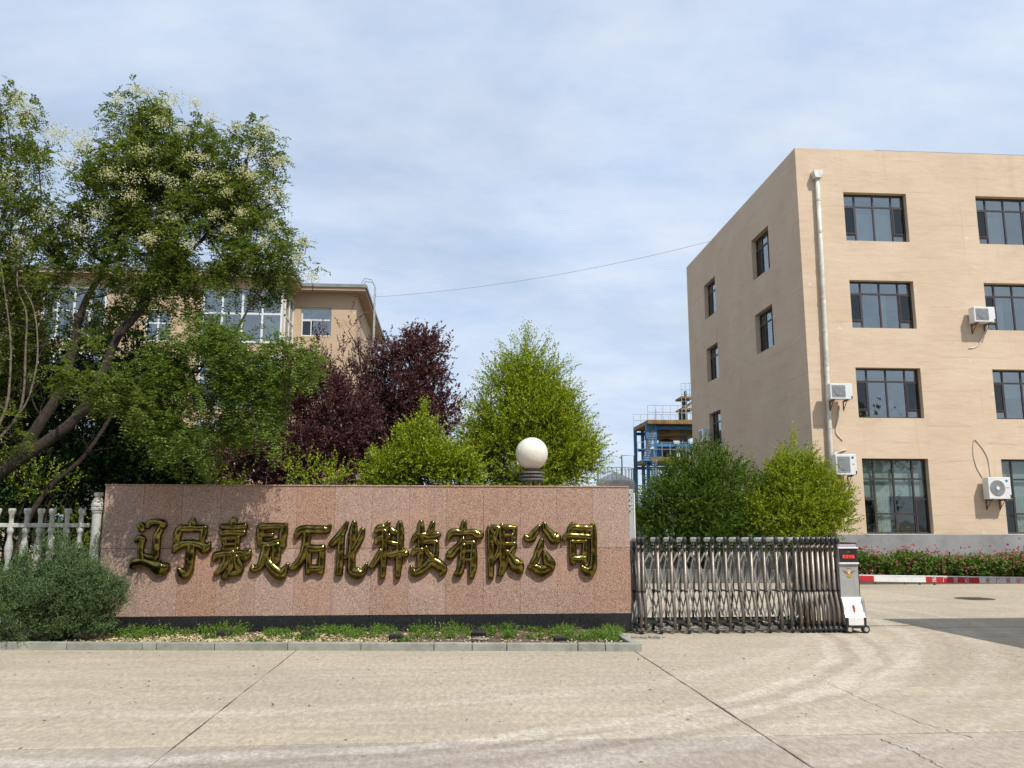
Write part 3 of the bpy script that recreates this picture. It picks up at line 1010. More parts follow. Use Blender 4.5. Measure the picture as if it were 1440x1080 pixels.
LET = {
 '辽': (170, [
    [(283, 120, 60), (286, 175, 85), (292, 235, 60)],
    [(200, 385, 60), (262, 350, 85), (308, 370, 70), (285, 450, 62), (272, 550, 62), (290, 650, 70)],
    [(145, 800, 60), (180, 725, 95), (300, 705, 90), (420, 735, 95), (560, 800, 170), (640, 780, 150), (684, 735, 40)],
    [(375, 190, 40), (430, 115, 85), (540, 105, 80), (610, 125, 90), (605, 175, 80)],
    [(590, 190, 70), (530, 300, 85), (515, 430, 85), (505, 560, 85), (490, 650, 80), (400, 640, 80), (325, 600, 40)]]),
 '宁': (170, [
    [(1075, 50, 40), (1065, 110, 85), (1060, 165, 90)],
    [(905, 150, 40), (860, 230, 85), (835, 330, 80), (825, 420, 70)],
    [(880, 200, 80), (1060, 195, 90), (1240, 195, 80)],
    [(1255, 165, 60), (1240, 280, 75), (1215, 395, 60)],
    [(775, 560, 45), (830, 480, 95), (930, 430, 85), (1080, 425, 85), (1210, 460, 110), (1265, 500, 130), (1335, 410, 20)],
    [(1045, 430, 90), (1035, 600, 100), (1015, 790, 100), (985, 880, 110), (915, 880, 110), (850, 800, 40)]]),
 '嘉': (290, [
    [(405, 50, 60), (395, 110, 85), (385, 210, 85)],
    [(205, 165, 60), (380, 175, 70), (590, 160, 75)],
    [(205, 290, 60), (290, 255, 85), (570, 265, 85)],
    [(225, 350, 50), (350, 340, 55), (485, 335, 50)],
    [(250, 340, 55), (262, 430, 60), (265, 510, 50)],
    [(465, 335, 60), (455, 420, 60), (445, 520, 60)],
    [(250, 435, 40), (455, 430, 45)],
    [(230, 510, 45), (470, 505, 55)],
    [(90, 690, 40), (140, 610, 90), (260, 590, 95), (420, 580, 85), (545, 590, 100), (590, 610, 140), (655, 520, 20)],
    [(300, 560, 80), (285, 680, 90), (230, 800, 95), (120, 895, 50)],
    [(380, 540, 70), (370, 680, 85), (350, 790, 80), (250, 960, 70)],
    [(430, 620, 90), (460, 740, 110), (480, 860, 90), (340, 900, 50)]]),
 '冠': (290, [
    [(835, 110, 40), (810, 200, 85), (800, 330, 80), (800, 460, 60)],
    [(815, 175, 80), (1000, 160, 75), (1195, 165, 70)],
    [(1195, 120, 40), (1165, 230, 95), (1150, 350, 90), (1150, 470, 80)],
    [(850, 300, 60), (1000, 290, 55)],
    [(820, 440, 80), (940, 440, 80), (1060, 395, 70), (1160, 430, 60)],
    [(905, 450, 110), (885, 560, 110), (850, 670, 95), (790, 790, 85), (700, 815, 90), (690, 750, 30)],
    [(1050, 430, 110), (1045, 600, 120), (1030, 730, 110)],
    [(895, 620, 40), (930, 720, 95), (1020, 830, 130), (1110, 910, 130), (1150, 870, 110), (1235, 725, 20)]]),
 '石': (400, [
    [(165, 350, 40), (215, 240, 100), (330, 210, 100), (550, 215, 100), (640, 210, 90), (690, 130, 20)],
    [(330, 240, 90), (325, 400, 90), (290, 560, 95), (230, 680, 95), (140, 790, 95), (85, 810, 50)],
    [(340, 500, 95), (460, 510, 95), (580, 500, 80)],
    [(360, 500, 65), (355, 700, 70), (345, 890, 60)],
    [(570, 460, 60), (555, 650, 80), (540, 880, 75)],
    [(350, 810, 95), (450, 815, 100), (550, 810, 95)]]),
 '化': (400, [
    [(945, 95, 30), (900, 200, 70), (820, 320, 90), (700, 450, 80)],
    [(870, 280, 60), (850, 450, 80), (835, 700, 80), (820, 900, 85)],
    [(1055, 90, 50), (1040, 250, 95), (1025, 480, 95), (1010, 700, 90), (1020, 850, 110), (1110, 880, 140), (1190, 850, 90), (1248, 720, 15)],
    [(1185, 200, 50), (1150, 330, 85), (1070, 480, 85), (990, 590, 80), (900, 650, 40)]]),
 '科': (510, [
    [(395, 95, 40), (340, 180, 85), (250, 195, 90), (190, 250, 50)],
    [(190, 430, 40), (240, 360, 90), (330, 330, 85), (410, 300, 70)],
    [(330, 220, 80), (325, 450, 80), (310, 700, 80), (295, 950, 60)],
    [(270, 510, 40), (215, 660, 80), (125, 790, 70)],
    [(425, 185, 40), (455, 240, 85), (510, 270, 60)],
    [(385, 400, 50), (440, 420, 65), (515, 430, 50)],
    [(560, 90, 50), (565, 250, 90), (560, 450, 90), (545, 700, 85), (530, 950, 55)],
    [(370, 600, 50), (450, 600, 110), (560, 560, 90), (640, 580, 110), (680, 540, 30)]]),
 '技': (510, [
    [(885, 80, 50), (885, 250, 85), (880, 450, 85), (875, 650, 85), (860, 790, 60)],
    [(760, 400, 40), (820, 310, 90), (960, 300, 75)],
    [(745, 610, 40), (810, 540, 95), (915, 520, 70)],
    [(1070, 95, 50), (1045, 190, 75), (1020, 280, 60)],
    [(900, 300, 60), (1030, 310, 95), (1140, 290, 85), (1185, 290, 30)],
    [(930, 410, 60), (1020, 400, 75), (1120, 410, 75)],
    [(1115, 390, 60), (1115, 520, 70), (1100, 620, 80)],
    [(950, 470, 50), (990, 570, 70), (1060, 660, 80)],
    [(730, 760, 20), (790, 880, 90), (910, 820, 110), (1040, 710, 110), (1130, 740, 130), (1210, 830, 120), (1180, 920, 40)]]),
 '有': (615, [
    [(410, 80, 50), (405, 170, 75), (400, 260, 70)],
    [(165, 370, 35), (225, 260, 95), (390, 265, 70), (540, 255, 80), (640, 300, 110), (690, 235, 15)],
    [(400, 350, 70), (350, 440, 85), (260, 530, 90), (185, 610, 110), (150, 600, 40)],
    [(400, 430, 70), (385, 600, 80), (365, 780, 80), (320, 880, 95), (270, 880, 50)],
    [(400, 420, 60), (560, 405, 60)],
    [(550, 400, 60), (550, 600, 90), (545, 800, 90), (520, 950, 55)],
    [(410, 545, 50), (530, 545, 50)],
    [(410, 680, 50), (530, 680, 50)]]),
 '限': (615, [
    [(790, 160, 40), (815, 300, 90), (820, 600, 80), (815, 950, 65)],
    [(800, 190, 60), (880, 175, 55), (950, 190, 55)],
    [(940, 190, 50), (885, 300, 60), (900, 390, 60), (945, 480, 65), (915, 600, 70), (850, 690, 50)],
    [(985, 130, 40), (990, 300, 85), (990, 550, 85), (995, 760, 85), (965, 910, 70)],
    [(985, 190, 65), (1090, 180, 65), (1200, 195, 60)],
    [(1195, 170, 40), (1170, 300, 70), (1160, 430, 60)],
    [(1000, 300, 50), (1160, 300, 50)],
    [(1000, 430, 60), (1190, 430, 55)],
    [(1195, 440, 40), (1150, 530, 75), (1070, 680, 60), (1000, 830, 70)],
    [(1060, 530, 50), (1130, 660, 110), (1220, 780, 170), (1275, 880, 60)]]),
 '公': (725, [
    [(365, 150, 30), (320, 230, 80), (250, 330, 100), (190, 350, 90), (150, 290, 20)],
    [(445, 105, 40), (460, 200, 85), (540, 290, 110), (610, 350, 150), (665, 310, 70)],
    [(405, 355, 40), (385, 460, 85), (340, 590, 80), (290, 700, 85), (230, 800, 60)],
    [(450, 540, 30), (480, 640, 110), (530, 750, 140), (540, 810, 80)],
    [(210, 790, 60), (300, 800, 110), (390, 850, 130), (470, 820, 120), (570, 790, 80)]]),
 '司': (725, [
    [(885, 120, 50), (850, 210, 85), (835, 300, 50)],
    [(860, 185, 90), (1020, 195, 90), (1190, 195, 80)],
    [(1185, 130, 50), (1195, 300, 80), (1195, 550, 75), (1190, 740, 90), (1140, 850, 120), (1060, 820, 90), (1010, 760, 20)],
    [(735, 380, 30), (785, 315, 80), (900, 310, 80), (1140, 320, 75)],
    [(870, 380, 70), (880, 560, 85), (880, 740, 70)],
    [(870, 400, 55), (1085, 395, 50)],
    [(1070, 380, 60), (1065, 550, 75), (1060, 710, 60)],
    [(880, 655, 85), (1070, 655, 85)]]),
}
FRONT = WY - 0.11
for ch, (ox, strokes) in LET.items():
    q = MB()
    sk = (random.uniform(-0.01, 0.01))
    for si, st in enumerate(strokes):
        path = catmull(st, 5)
        pts = []
        for (x, y, w) in path:
            p = aty(ox + x / 10.8 , 725 + y / 10.8, FRONT)
            k = FRONT / FPX / 10.8 * 1.0
            pts.append((p.x, p.z, (max(w, 14) * 1.22 + 15) * k))
        n_ = len(pts)
        vs, fs = [], []
        lift = (si % 4) * 0.0035
        for i_, (x, z, w) in enumerate(pts):
            a, b_ = pts[max(i_ - 1, 0)], pts[min(i_ + 1, n_ - 1)]
            dx_, dz_ = b_[0] - a[0], b_[1] - a[1]
            l_ = math.hypot(dx_, dz_) or 1
            nx_, nz_ = -dz_ / l_, dx_ / l_
            hw = w / 2
            d = 0.060 + w * 0.17 + lift
            for (u_, v_) in ((-1, 0.0), (-1, 0.50), (-0.97, 0.64), (-0.55, 0.90), (0.0, 1.0), (0.55, 0.90), (0.97, 0.64), (1, 0.50), (1, 0.0)):
                vs.append((x + nx_ * hw * u_, WY - 0.0015 - v_ * d, z + nz_ * hw * u_))
        K = 9
        for i_ in range(n_ - 1):
            for k in range(K - 1):
                fs.append((i_ * K + k, i_ * K + k + 1, (i_ + 1) * K + k + 1, (i_ + 1) * K + k))
        # rounded ends
        for (i_, s_, flip) in ((0, -1, False), (n_ - 1, 1, True)):
            x, z, w = pts[i_]
            a, b_ = pts[max(i_ - 1, 0)], pts[min(i_ + 1, n_ - 1)]
            l_ = math.hypot(b_[0] - a[0], b_[1] - a[1]) or 1
            ex, ez = (b_[0] - a[0]) / l_ * s_ * w * 0.22, (b_[1] - a[1]) / l_ * s_ * w * 0.22
            d = 0.060 + w * 0.17 + lift
            o_ = len(vs)
            for (u_, v_) in ((-0.7, 0.0), (-0.7, 0.5), (-0.62, 0.66), (-0.32, 0.74), (0.0, 0.8), (0.32, 0.74), (0.62, 0.66), (0.7, 0.5), (0.7, 0.0)):
                nx_, nz_ = -(b_[1] - a[1]) / l_, (b_[0] - a[0]) / l_
                vs.append((x + ex + nx_ * w / 2 * u_, WY - 0.0015 - v_ * d, z + ez + nz_ * w / 2 * u_))
            for k in range(K - 1):
                f = (i_ * K + k, i_ * K + k + 1, o_ + k + 1, o_ + k)
                fs.append(f if flip else f[::-1])
            f = tuple(range(o_, o_ + K))
            fs.append(f if flip else f[::-1])
        q.add([(v[0] - wl0.x, v[1] - wl0.y, v[2]) for v in vs], fs)
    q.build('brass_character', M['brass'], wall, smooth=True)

# ================================================================= PLANTING BED
KA, KB = Vector((-9.6, 12.67, 0)), Vector((2.60, 11.58, 0))
def kerb_y(x): return KA.y + (KB.y - KA.y) * (x - KA.x) / (KB.x - KA.x)
kerb = empty('kerb', (0, 12, 0), kind='structure')
jx = [-9.6, -8.6, -7.6, -6.6] + [gnd(p, 912.5).x for p in (8, 98, 204, 224, 305, 407, 509, 610, 663, 711, 809, 847)] + [2.60]
jx[4] = -5.95
kdir = (KB - KA).normalized(); kn = Vector((-kdir.y, kdir.x, 0))
for a, b_ in zip(jx[:-1], jx[1:]):
    if b_ - a < 0.05: continue
    L_ = (b_ - a) / kdir.x
    q = MB(); q.box(0.004, L_ - 0.004, random.uniform(-0.004, 0.004), 0.12, -0.011, 0.10 + random.uniform(-0.003, 0.003), 0.008)
    o = q.build('kerb_stone', M['kerb'], kerb)
    o.location = (a, kerb_y(a) - 12, 0)
    o.rotation_euler = (0, 0, math.atan2(kdir.y, kdir.x) + random.uniform(-0.002, 0.002))
for (y0, y1) in ((11.72, 12.75), (12.76, 13.3)):
    q = MB(); q.box(-0.12, 0, 0, y1 - y0, -0.011, 0.098, 0.008)
    o = q.build('kerb_stone', M['kerb'], kerb); o.location = (2.6, y0 - 12, 0); o.rotation_euler = (0, 0, R(1))
# soil with uneven surface
q = MB()
nx_, ny_ = 90, 14
vs = []
for i in range(nx_ + 1):
    x = -9.5 + (2.5 + 9.5) * i / nx_
    ya, yb = kerb_y(x) + 0.11, WY + 0.02
    for j in range(ny_ + 1):
        vs.append((x, ya + (yb - ya) * j / ny_, 0.058 + random.uniform(-0.012, 0.012)))
q.add(vs, [(i * (ny_ + 1) + j, (i + 1) * (ny_ + 1) + j, (i + 1) * (ny_ + 1) + j + 1, i * (ny_ + 1) + j + 1) for i in range(nx_) for j in range(ny_)])
q.build('soil_bed', M['soil'], smooth=True)['kind'] = 'structure'

# straw-coloured chippings
nC = 6500
xx = np.concatenate([rng.uniform(-5.6, 2.4, nC // 3), rng.uniform(-5.3, -0.8, nC - nC // 3)])
ky = KA.y + (KB.y - KA.y) * (xx - KA.x) / (KB.x - KA.x)
yy = ky + 0.13 + rng.beta(1.2, 1.6, nC) * (WY - ky - 0.25)
P_ = np.stack([xx, yy, 0.062 + rng.uniform(0, 0.022, nC)], 1)
o = leaf_object('straw_chippings', P_, rng.normal(size=(nC, 3)) * [1, 1, 0.3], rng.normal(size=(nC, 3)) + [0, 0, 1.5], rng.uniform(0.02, 0.06, nC), rng.uniform(0.012, 0.03, nC), M['gravel'])
tag(o, kind='stuff')
# weeds: clumps of low leafy growth
clumps = []
for (pa, pb, n_, h) in ((165, 255, 15, 0.15), (195, 240, 9, 0.24), (292, 348, 11, 0.26), (318, 345, 5, 0.34), (384, 410, 7, 0.15), (425, 560, 20, 0.19), (440, 480, 6, 0.25), (520, 552, 5, 0.24), (575, 660, 16, 0.20), (590, 640, 8, 0.27), (668, 725, 10, 0.19), (735, 780, 8, 0.13), (785, 870, 17, 0.22), (790, 812, 5, 0.32), (815, 880, 10, 0.18)):
    for _ in range(n_):
        px = random.uniform(pa, pb)
        py = random.uniform(878, 896) if pa < 780 else random.uniform(884, 899)
        c = gnd(px, py, 0.09)
        c.y = min(c.y, WY - 0.12); c.y = max(c.y, kerb_y(c.x) + 0.2)
        clumps.append((c.x, c.y, 0.05, h * random.uniform(0.5, 0.95)))
for _ in range(30):
    x = random.uniform(-4.9, 2.4)
    clumps.append((x, random.uniform(kerb_y(x) + 0.2, WY - 0.1), 0.08, random.uniform(0.05, 0.12)))
cl = np.array(clumps)
k_ = 22
B = np.repeat(cl[:, :3], k_, 0) + rng.normal(size=(len(cl) * k_, 3)) * [0.045, 0.045, 0.0]
Dd = unit(rng.normal(size=B.shape) * [0.55, 0.55, 0.1] + [0, 0, 1])
Hh = np.repeat(cl[:, 3], k_) * rng.uniform(0.4, 1.1, len(B))
P_, LD, Nn, _t = along_shoots(B, Dd, Hh, 9, 0.1, 0.9)
sz = rng.uniform(0.6, 1.3, len(P_))
o = leaf_object('weeds', P_, LD, Nn, 0.030 * sz, 0.013 * sz, LM['weed'])
tag(o, kind='stuff')

# floodlights
fl = empty('floodlight', (0, 0, 0), 'x', 'floodlight', 'floodlights lying in the bed below the sign')
q = MB(); q.prism([(-0.055, 0.02), (0.06, 0.0), (0.075, 0.05), (0.055, 0.105), (-0.045, 0.085)], 'x', -0.115, 0.115)
q.build('housing', M['dark'], fl)
q = MB()
for k in range(7):
    q.box(-0.095 + k * 0.03, -0.088 + k * 0.03, -0.075, -0.05, 0.02, 0.085)
q.build('cooling_fins', M['dark'], fl)
q = MB(); q.prism([(0.0765, 0.048), (0.0775, 0.05), (0.0575, 0.105), (0.0565, 0.103)], 'x', -0.10, 0.10); q.build('lens', M['glass_dim'], fl)
q = MB(); q.box(-0.135, -0.118, -0.012, 0.012, -0.02, 0.07); q.box(0.118, 0.135, -0.012, 0.012, -0.02, 0.07); q.box(-0.135, 0.135, -0.012, 0.012, -0.032, -0.021); q.build('bracket', M['dark'], fl)
fls = [(315, 893, 'black floodlight in the bed under the third brass character, leftmost of the row', 0.1, 1.05),
       (433, 894, 'black floodlight in the bed below the fifth brass character', -0.1, 0.95),
       (557, 897, 'black floodlight on bare soil under the middle of the sign', 0.15, 0.95),
       (673, 895, 'raised black floodlight tipped on rubble below the ninth brass character', -0.12, 1.0),
       (788, 900, 'low black floodlight beside tall weeds near the right end of the bed', 0.05, 0.9)]
for i, (px, py, lb, rz, s_) in enumerate(fls):
    o = fl if i == 0 else copy_tree(fl)
    c = gnd(px, py, 0.11)
    o.location = (c.x, c.y, 0.09 if i != 3 else 0.115)
    o.rotation_euler = (0.05 if i != 3 else 0.2, 0, rz)
    o.scale = (s_ * 0.8, s_ * 0.8, s_ * 0.72)
    o['label'] = lb

# rubble under tipped floodlight
q = MB()
c = gnd(676, 898, 0.1)
for _ in range(40):
    x, y = c.x + random.gauss(0, 0.1), c.y + random.gauss(0, 0.05)
    r_ = random.uniform(0.01, 0.028)
    q.lathe([(r_ * 0.6, 0), (r_, r_ * 0.5), (r_ * 0.5, r_)], (x, y, 0.085), 5)
c = gnd(905, 897)
for _ in range(40):
    x, y = c.x + random.gauss(0.05, 0.14), c.y + random.gauss(0, 0.07)
    r_ = random.uniform(0.01, 0.035)
    q.lathe([(r_ * 0.6, 0), (r_, r_ * 0.5), (r_ * 0.5, r_)], (x, y, 0.0), 5)
tag(q.build('rubble', M['kerb']), kind='stuff')
# fallen leaves on the concrete
nL = 260
lx, ly = rng.uniform(-7, 8, nL), 5.2 + rng.beta(2.2, 1.2, nL) * 7.4
keep = ly < (KA.y + (KB.y - KA.y) * (lx - KA.x) / (KB.x - KA.x)) - 0.05
lx, ly = lx[keep], ly[keep]
P_ = np.stack([lx, ly, np.full(len(lx), 0.006)], 1)
o = leaf_object('fallen_leaves', P_, rng.normal(size=P_.shape) * [1, 1, 0.15], rng.normal(size=P_.shape) * 0.3 + [0, 0, 1], rng.uniform(0.02, 0.05, len(lx)), rng.uniform(0.01, 0.028, len(lx)), M['litter'])
tag(o, kind='stuff')

# ================================================================= BALUSTRADE FENCE
FY = 13.75
fence = empty('balustrade_fence', (-7.5, FY, 0), 'off white concrete balustrade fence left of the granite sign wall', 'fence')
prof = [(0.055, 0), (0.055, 0.05), (0.035, 0.09), (0.05, 0.2), (0.062, 0.30), (0.05, 0.42), (0.036, 0.56), (0.034, 0.62), (0.05, 0.64), (0.05, 0.68), (0.034, 0.70),
        (0.034, 0.78), (0.056, 0.88), (0.060, 0.98), (0.048, 1.06), (0.034, 1.12), (0.034, 1.20), (0.05, 1.22), (0.05, 1.26), (0.036, 1.30), (0.032, 1.40), (0.036, 1.48), (0.054, 1.53), (0.054, 1.565), (0.044, 1.58)]
q = MB(); q.lathe(prof, seg=12); bal = q.mesh('baluster', M['fence'], smooth=False)
bal.polygons.foreach_set('use_smooth', [True] * len(bal.polygons))
for i in range(17):
    x = -5.70 - i * 0.2045
    put('baluster', bal, fence, (x + 7.5, random.uniform(-0.003, 0.003), 0.345), (random.uniform(-0.01, 0.01), random.uniform(-0.012, 0.012), 0))
for (z0, z1) in ((1.635, 1.70), (0.60, 0.68)):
    q = MB()
    q.box(-9.2 + 7.5, -5.56 + 7.5, -0.035, 0.035, z0, z1, 0.008)
    q.build('rail', M['fence'], fence)
q = MB(); q.box(-9.2 + 7.5, -5.56 + 7.5, -0.12, 0.12, -0.03, 0.345, 0.01); q.build('footing', M['fence'], fence)
q = MB()
q.lathe([(0.10, -0.03), (0.10, 0.3), (0.078, 0.36), (0.072, 1.0), (0.072, 1.86), (0.085, 1.865), (0.085, 1.885), (0.098, 1.90), (0.103, 1.935), (0.092, 1.955), (0.103, 1.962), (0.103, 1.99), (0.088, 2.02),
         (0.088, 2.045), (0.070, 2.06), (0.070, 2.085), (0.055, 2.09), (0.055, 2.11), (0.072, 2.12), (0.072, 2.165), (0.06, 2.175)], (-5.45 + 7.5, 0, 0), 16)
q.build('end_post', M['fence'], fence, smooth=False)

# ================================================================= GLOBE LAMPS
def globe_lamp(loc, top, rg, label, low=False):
    t = empty('globe_lamp', loc, label, 'lamp', 'globe lamps standing behind the sign wall')
    q = MB()
    n = 18
    q.lathe([(rg * math.sin(math.pi * max(k, 0.01) / n), -rg * math.cos(math.pi * max(k, 0.01) / n)) for k in range(1, n)] + [(0.004, rg)], (0, 0, top), 28)
    q.build('globe', M['globe'], t, smooth=True)
    zb = top - rg
    q = MB(); q.lathe([(rg * 0.38, zb - 0.03), (rg * 0.42, zb + 0.02), (rg * 0.36, zb + 0.035)], seg=18); q.build('neck', M['rust'], t)
    for k in range(3):
        z = zb - 0.03 - k * rg * 0.20
        q = MB()
        w = rg * (0.80 - 0.02 * k)
        q.lathe([(w * 0.94, z - rg * 0.14), (w, z - rg * 0.125), (w, z - rg * 0.03), (w * 0.94, z - 0.004)], seg=22)
        q.build('collar_ring', M['collar'], t)
    q = MB()
    z = zb - 0.03 - 3 * rg * 0.20
    for k in range(6):
        a = k * math.pi / 3 + 0.3
        q.box(rg * 0.58 * math.cos(a) - 0.014, rg * 0.58 * math.cos(a) + 0.014, rg * 0.58 * math.sin(a) - 0.014, rg * 0.58 * math.sin(a) + 0.014, z - rg * 0.5, z + 0.01)
    q.build('basket_leg', M['collar'], t)['kind'] = 'stuff'
    q = MB(); q.lathe([(rg * 0.8, -0.03), (rg * 0.8, z - rg * 0.5)], seg=18)
    q.build('pillar', M['fence'], t)
    return t
globe_lamp((1.385, 14.25, 0), 2.87, 0.275, 'round opal globe lamp on ringed grey collar rising just behind the sign wall')
_g = aty(726, 659, 16.75)
g2 = globe_lamp((_g.x, _g.y, 0), _g.z, 0.17, 'second smaller opal globe half hidden in the foliage left of the front globe')

# ================================================================= SLIDING GATE POST
gp = empty('gate_post', (2.99, 13.95, 0), 'slim white and grey steel guide post between sign wall and folding gate', 'post')
q = MB(); q.box(-0.045, 0.045, -0.05, 0.05, -0.01, 2.26, 0.006); q.build('channel', M['grey_steel'], gp)
q = MB(); q.box(0.046, 0.066, -0.055, 0.0, 0.0, 2.2, 0.003); q.build('edge_strip', M['white'], gp)
for k in range(4):
    q = MB(); q.cyl('y', (-0.022, -0.053, 2.17 - k * 0.09), 0.013, 0.012, 10); q.build('bolt', M['dark'], gp)
    q = MB(); q.cyl('y', (0.018, -0.053, 2.12 - k * 0.06), 0.008, 0.010, 8); q.build('bolt', M['dark'], gp)

# ================================================================= FOLDING GATE
GY = 13.47            # front row
GD = 0.42             # depth of the arches
gate = empty('folding_gate', (4.6, GY, 0), 'stainless steel accordion gate part folded beside the granite sign wall', 'gate')
# one arch
arch_me = {}
q = MB()
q.tube([(0, 0.06, 1.40), (0, 0.05, 0.66), (0, 0.03, 0.61), (0, -0.045, 0.40), (0, -0.06, 0.32), (0, -0.055, 0.06)], [0.030, 0.030, 0.029, 0.027, 0.026, 0.026], 10)
arch_me['front_post'] = q.mesh('front_post', M['steel'], True)
q = MB()
q.tube([(0, GD - 0.06, 1.40), (0, GD - 0.05, 0.66), (0, GD - 0.03, 0.61), (0, GD + 0.045, 0.40), (0, GD + 0.06, 0.32), (0, GD + 0.055, 0.06)], [0.02, 0.02, 0.02, 0.019, 0.018, 0.018], 8)
arch_me['rear_post'] = q.mesh('rear_post', M['steel'], True)
q = MB(); q.tube([(0, 0.055, 1.445), (0, GD - 0.02, 1.445)], 0.034, 10)
arch_me['top_tube'] = q.mesh('top_tube', M['silver'], True)
q = MB(); q.lathe([(0.028, 1.385), (0.034, 1.40), (0.038, 1.445), (0.030, 1.478), (0.012, 1.492)], (0, 0.03, 0), 10)
arch_me['end_cap'] = q.mesh('end_cap', M['dark'], True)
q = MB()
for y in (0.04, GD - 0.04):
    q.lathe([(0.027, 0.60), (0.031, 0.61), (0.031, 0.645), (0.027, 0.655)], (0, y, 0), 10)
arch_me['collar'] = q.mesh('collar', M['dark'])
q = MB()
q.box(-0.02, 0.02, -0.08, GD + 0.08, 0.09, 0.135); q.box(-0.02, 0.02, 0.0, GD, 1.29, 1.32); q.box(-0.018, 0.018, 0.0, GD, 0.63, 0.65)
arch_me['cross_member'] = q.mesh('cross_member', M['dark'])
q = MB(); q.cyl('x', (0.0, 0.0, 0.055), 0.055, 0.035, 16)
arch_me['caster'] = q.mesh('caster', M['dark'])
q = MB(); q.cyl('x', (-0.019, -0.06, 0.055), 0.022, 0.012, 10)
arch_me['hub'] = q.mesh('hub', M['silver'])
GX = [aty(p, 757, GY + 0.05).x for p in (897, 903, 924, 943, 962, 981.5, 1001, 1019, 1037, 1055, 1073, 1090, 1104, 1117, 1125.5, 1133, 1140.5, 1148, 1155, 1162, 1169, 1175.5)]
for i, x in enumerate(GX):
    a = empty('arch_frame', (x - 4.6, 0, 0)); a.parent = gate
    for nm in ('front_post', 'rear_post', 'top_tube', 'end_cap', 'collar', 'cross_member'):
        put(nm, arch_me[nm], a, (0, 0, 0))
    if i % 2 == 0 or i > 12:
        put('caster', arch_me['caster'], a, (0, -0.06, 0)); put('caster', arch_me['caster'], a, (0, GD + 0.06, 0)); put('hub', arch_me['hub'], a)
# scissor lattice between arches
def bar(a, b_, w=0.022, t=0.006):
    q = MB()
    a, b_ = Vector(a), Vector(b_)
    d = b_ - a; l_ = d.length
    q.box(-w / 2, w / 2, -t / 2, t / 2, 0, l_)
    me = q.mesh('lattice_bar', M['steel_flat'])
    o = put('lattice_bar', me, gate, a)
    o.rotation_euler = (0, math.atan2(d.x, d.z), 0)
    return o
for i in range(len(GX) - 1):
    a, b_ = GX[i] - 4.6, GX[i + 1] - 4.6
    w = b_ - a
    for y in (0.115, GD - 0.10):
        bar((a, y, 1.20), (b_, y + 0.004, 0.24))
        bar((b_, y + 0.010, 1.20), (a, y + 0.014, 0.24))
    if w > 0.1:
        m_ = (a + b_) / 2
        bar((a, 0.09, 1.02), (m_, 0.094, 1.24), 0.024)
        bar((b_, 0.10, 1.02), (m_, 0.104, 1.24), 0.024)
        bar((a, 0.09, 0.14), (m_, 0.094, 0.40), 0.02)
        bar((b_, 0.10, 0.14), (m_, 0.104, 0.40), 0.02)
        # chassis links and clutter near the ground
        for y in (-0.03, 0.12, GD * 0.55, GD):
            q = MB(); q.box(a, b_, y, y + 0.03, 0.17 + random.uniform(-0.02, 0.02), 0.205)
            q.tube([(a, y - 0.02, 0.10), (m_, y + 0.05, 0.17), (b_, y - 0.02, 0.10)], 0.016, 5)
            q.build('chassis_link', M['dark'], gate)
        q = MB(); q.box(a + 0.01, b_ - 0.01, GD * 0.45, GD * 0.5, 1.33, 1.36); q.build('top_link', M['dark'], gate)
# driving head
DX0, DX1 = aty(1180, 800, GY - 0.02).x, aty(1206, 800, GY - 0.02).x
dh = empty('drive_head', ((DX0 + DX1) / 2 - 4.6, 0, 0)); dh.parent = gate
hw = (DX1 - DX0) / 2
y0 = -0.03
side = [(y0 - 0.132, 0.12), (y0 - 0.125, 0.22), (y0 - 0.086, 0.30), (y0 - 0.079, 0.38), (y0 - 0.033, 0.50), (y0, 0.53), (y0, 1.37), (GD + 0.02, 1.37), (GD + 0.02, 0.53), (GD + 0.12, 0.40), (GD + 0.18, 0.12)]
q = MB(); q.prism(side, 'x', -hw, hw)
q.build('housing', M['panel_silver'], dh)
q = MB()
q.prism([(y0 - 0.142, 0.19), (y0 - 0.135, 0.24), (y0 - 0.096, 0.31), (y0 - 0.086, 0.40), (y0 - 0.040, 0.515), (y0 - 0.004, 0.545), (y0 - 0.002, 0.53), (y0 - 0.033, 0.49), (y0 - 0.076, 0.38), (y0 - 0.083, 0.3), (y0 - 0.122, 0.22)], 'x', -hw - 0.008, hw + 0.008)
q.build('lower_shell', M['white_shell'], dh)
q = MB()
q.prism([(y0 - 0.147, 0.235), (y0 - 0.144, 0.10), (y0 - 0.132, 0.10), (y0 - 0.132, 0.235)], 'x', -hw + 0.02, hw - 0.02)
q.build('front_apron', M['white_shell'], dh)
q = MB(); q.box(-hw - 0.015, hw + 0.02, y0 - 0.155, GD + 0.2, 0.075, 0.125, 0.01)
q.box(-hw - 0.008, -hw + 0.03, y0 - 0.149, y0 - 0.125, 0.12, 0.24); q.box(hw - 0.03, hw + 0.008, y0 - 0.149, y0 - 0.125, 0.12, 0.24)
q.build('skirt', M['dark'], dh)
for (x, y) in ((-hw + 0.03, y0 - 0.155), (hw - 0.01, y0 - 0.155)):
    w_ = empty('wheel', (x, y, 0.062)); w_.parent = dh
    # drawn as the photograph shows them: hubs towards the road
    q = MB(); q.cyl('y', (0, 0.02, 0), 0.062, 0.05, 20)
    q.cyl('y', (0, -0.007, 0), 0.050, 0.008, 20)
    w_2 = q.build('wheel', M['dark'], dh, loc=(x, y, 0.062))
    q = MB(); q.cyl('y', (x, y - 0.014, 0.062), 0.034, 0.008, 14)
    q.build('hub', M['silver'], dh)
    bpy.data.objects.remove(w_)
for (x, y) in ((-hw + 0.03, GD + 0.16), (hw - 0.01, GD + 0.16)):
    q = MB(); q.cyl('y', (x, y, 0.062), 0.062, 0.05, 16); q.build('wheel', M['dark'], dh)
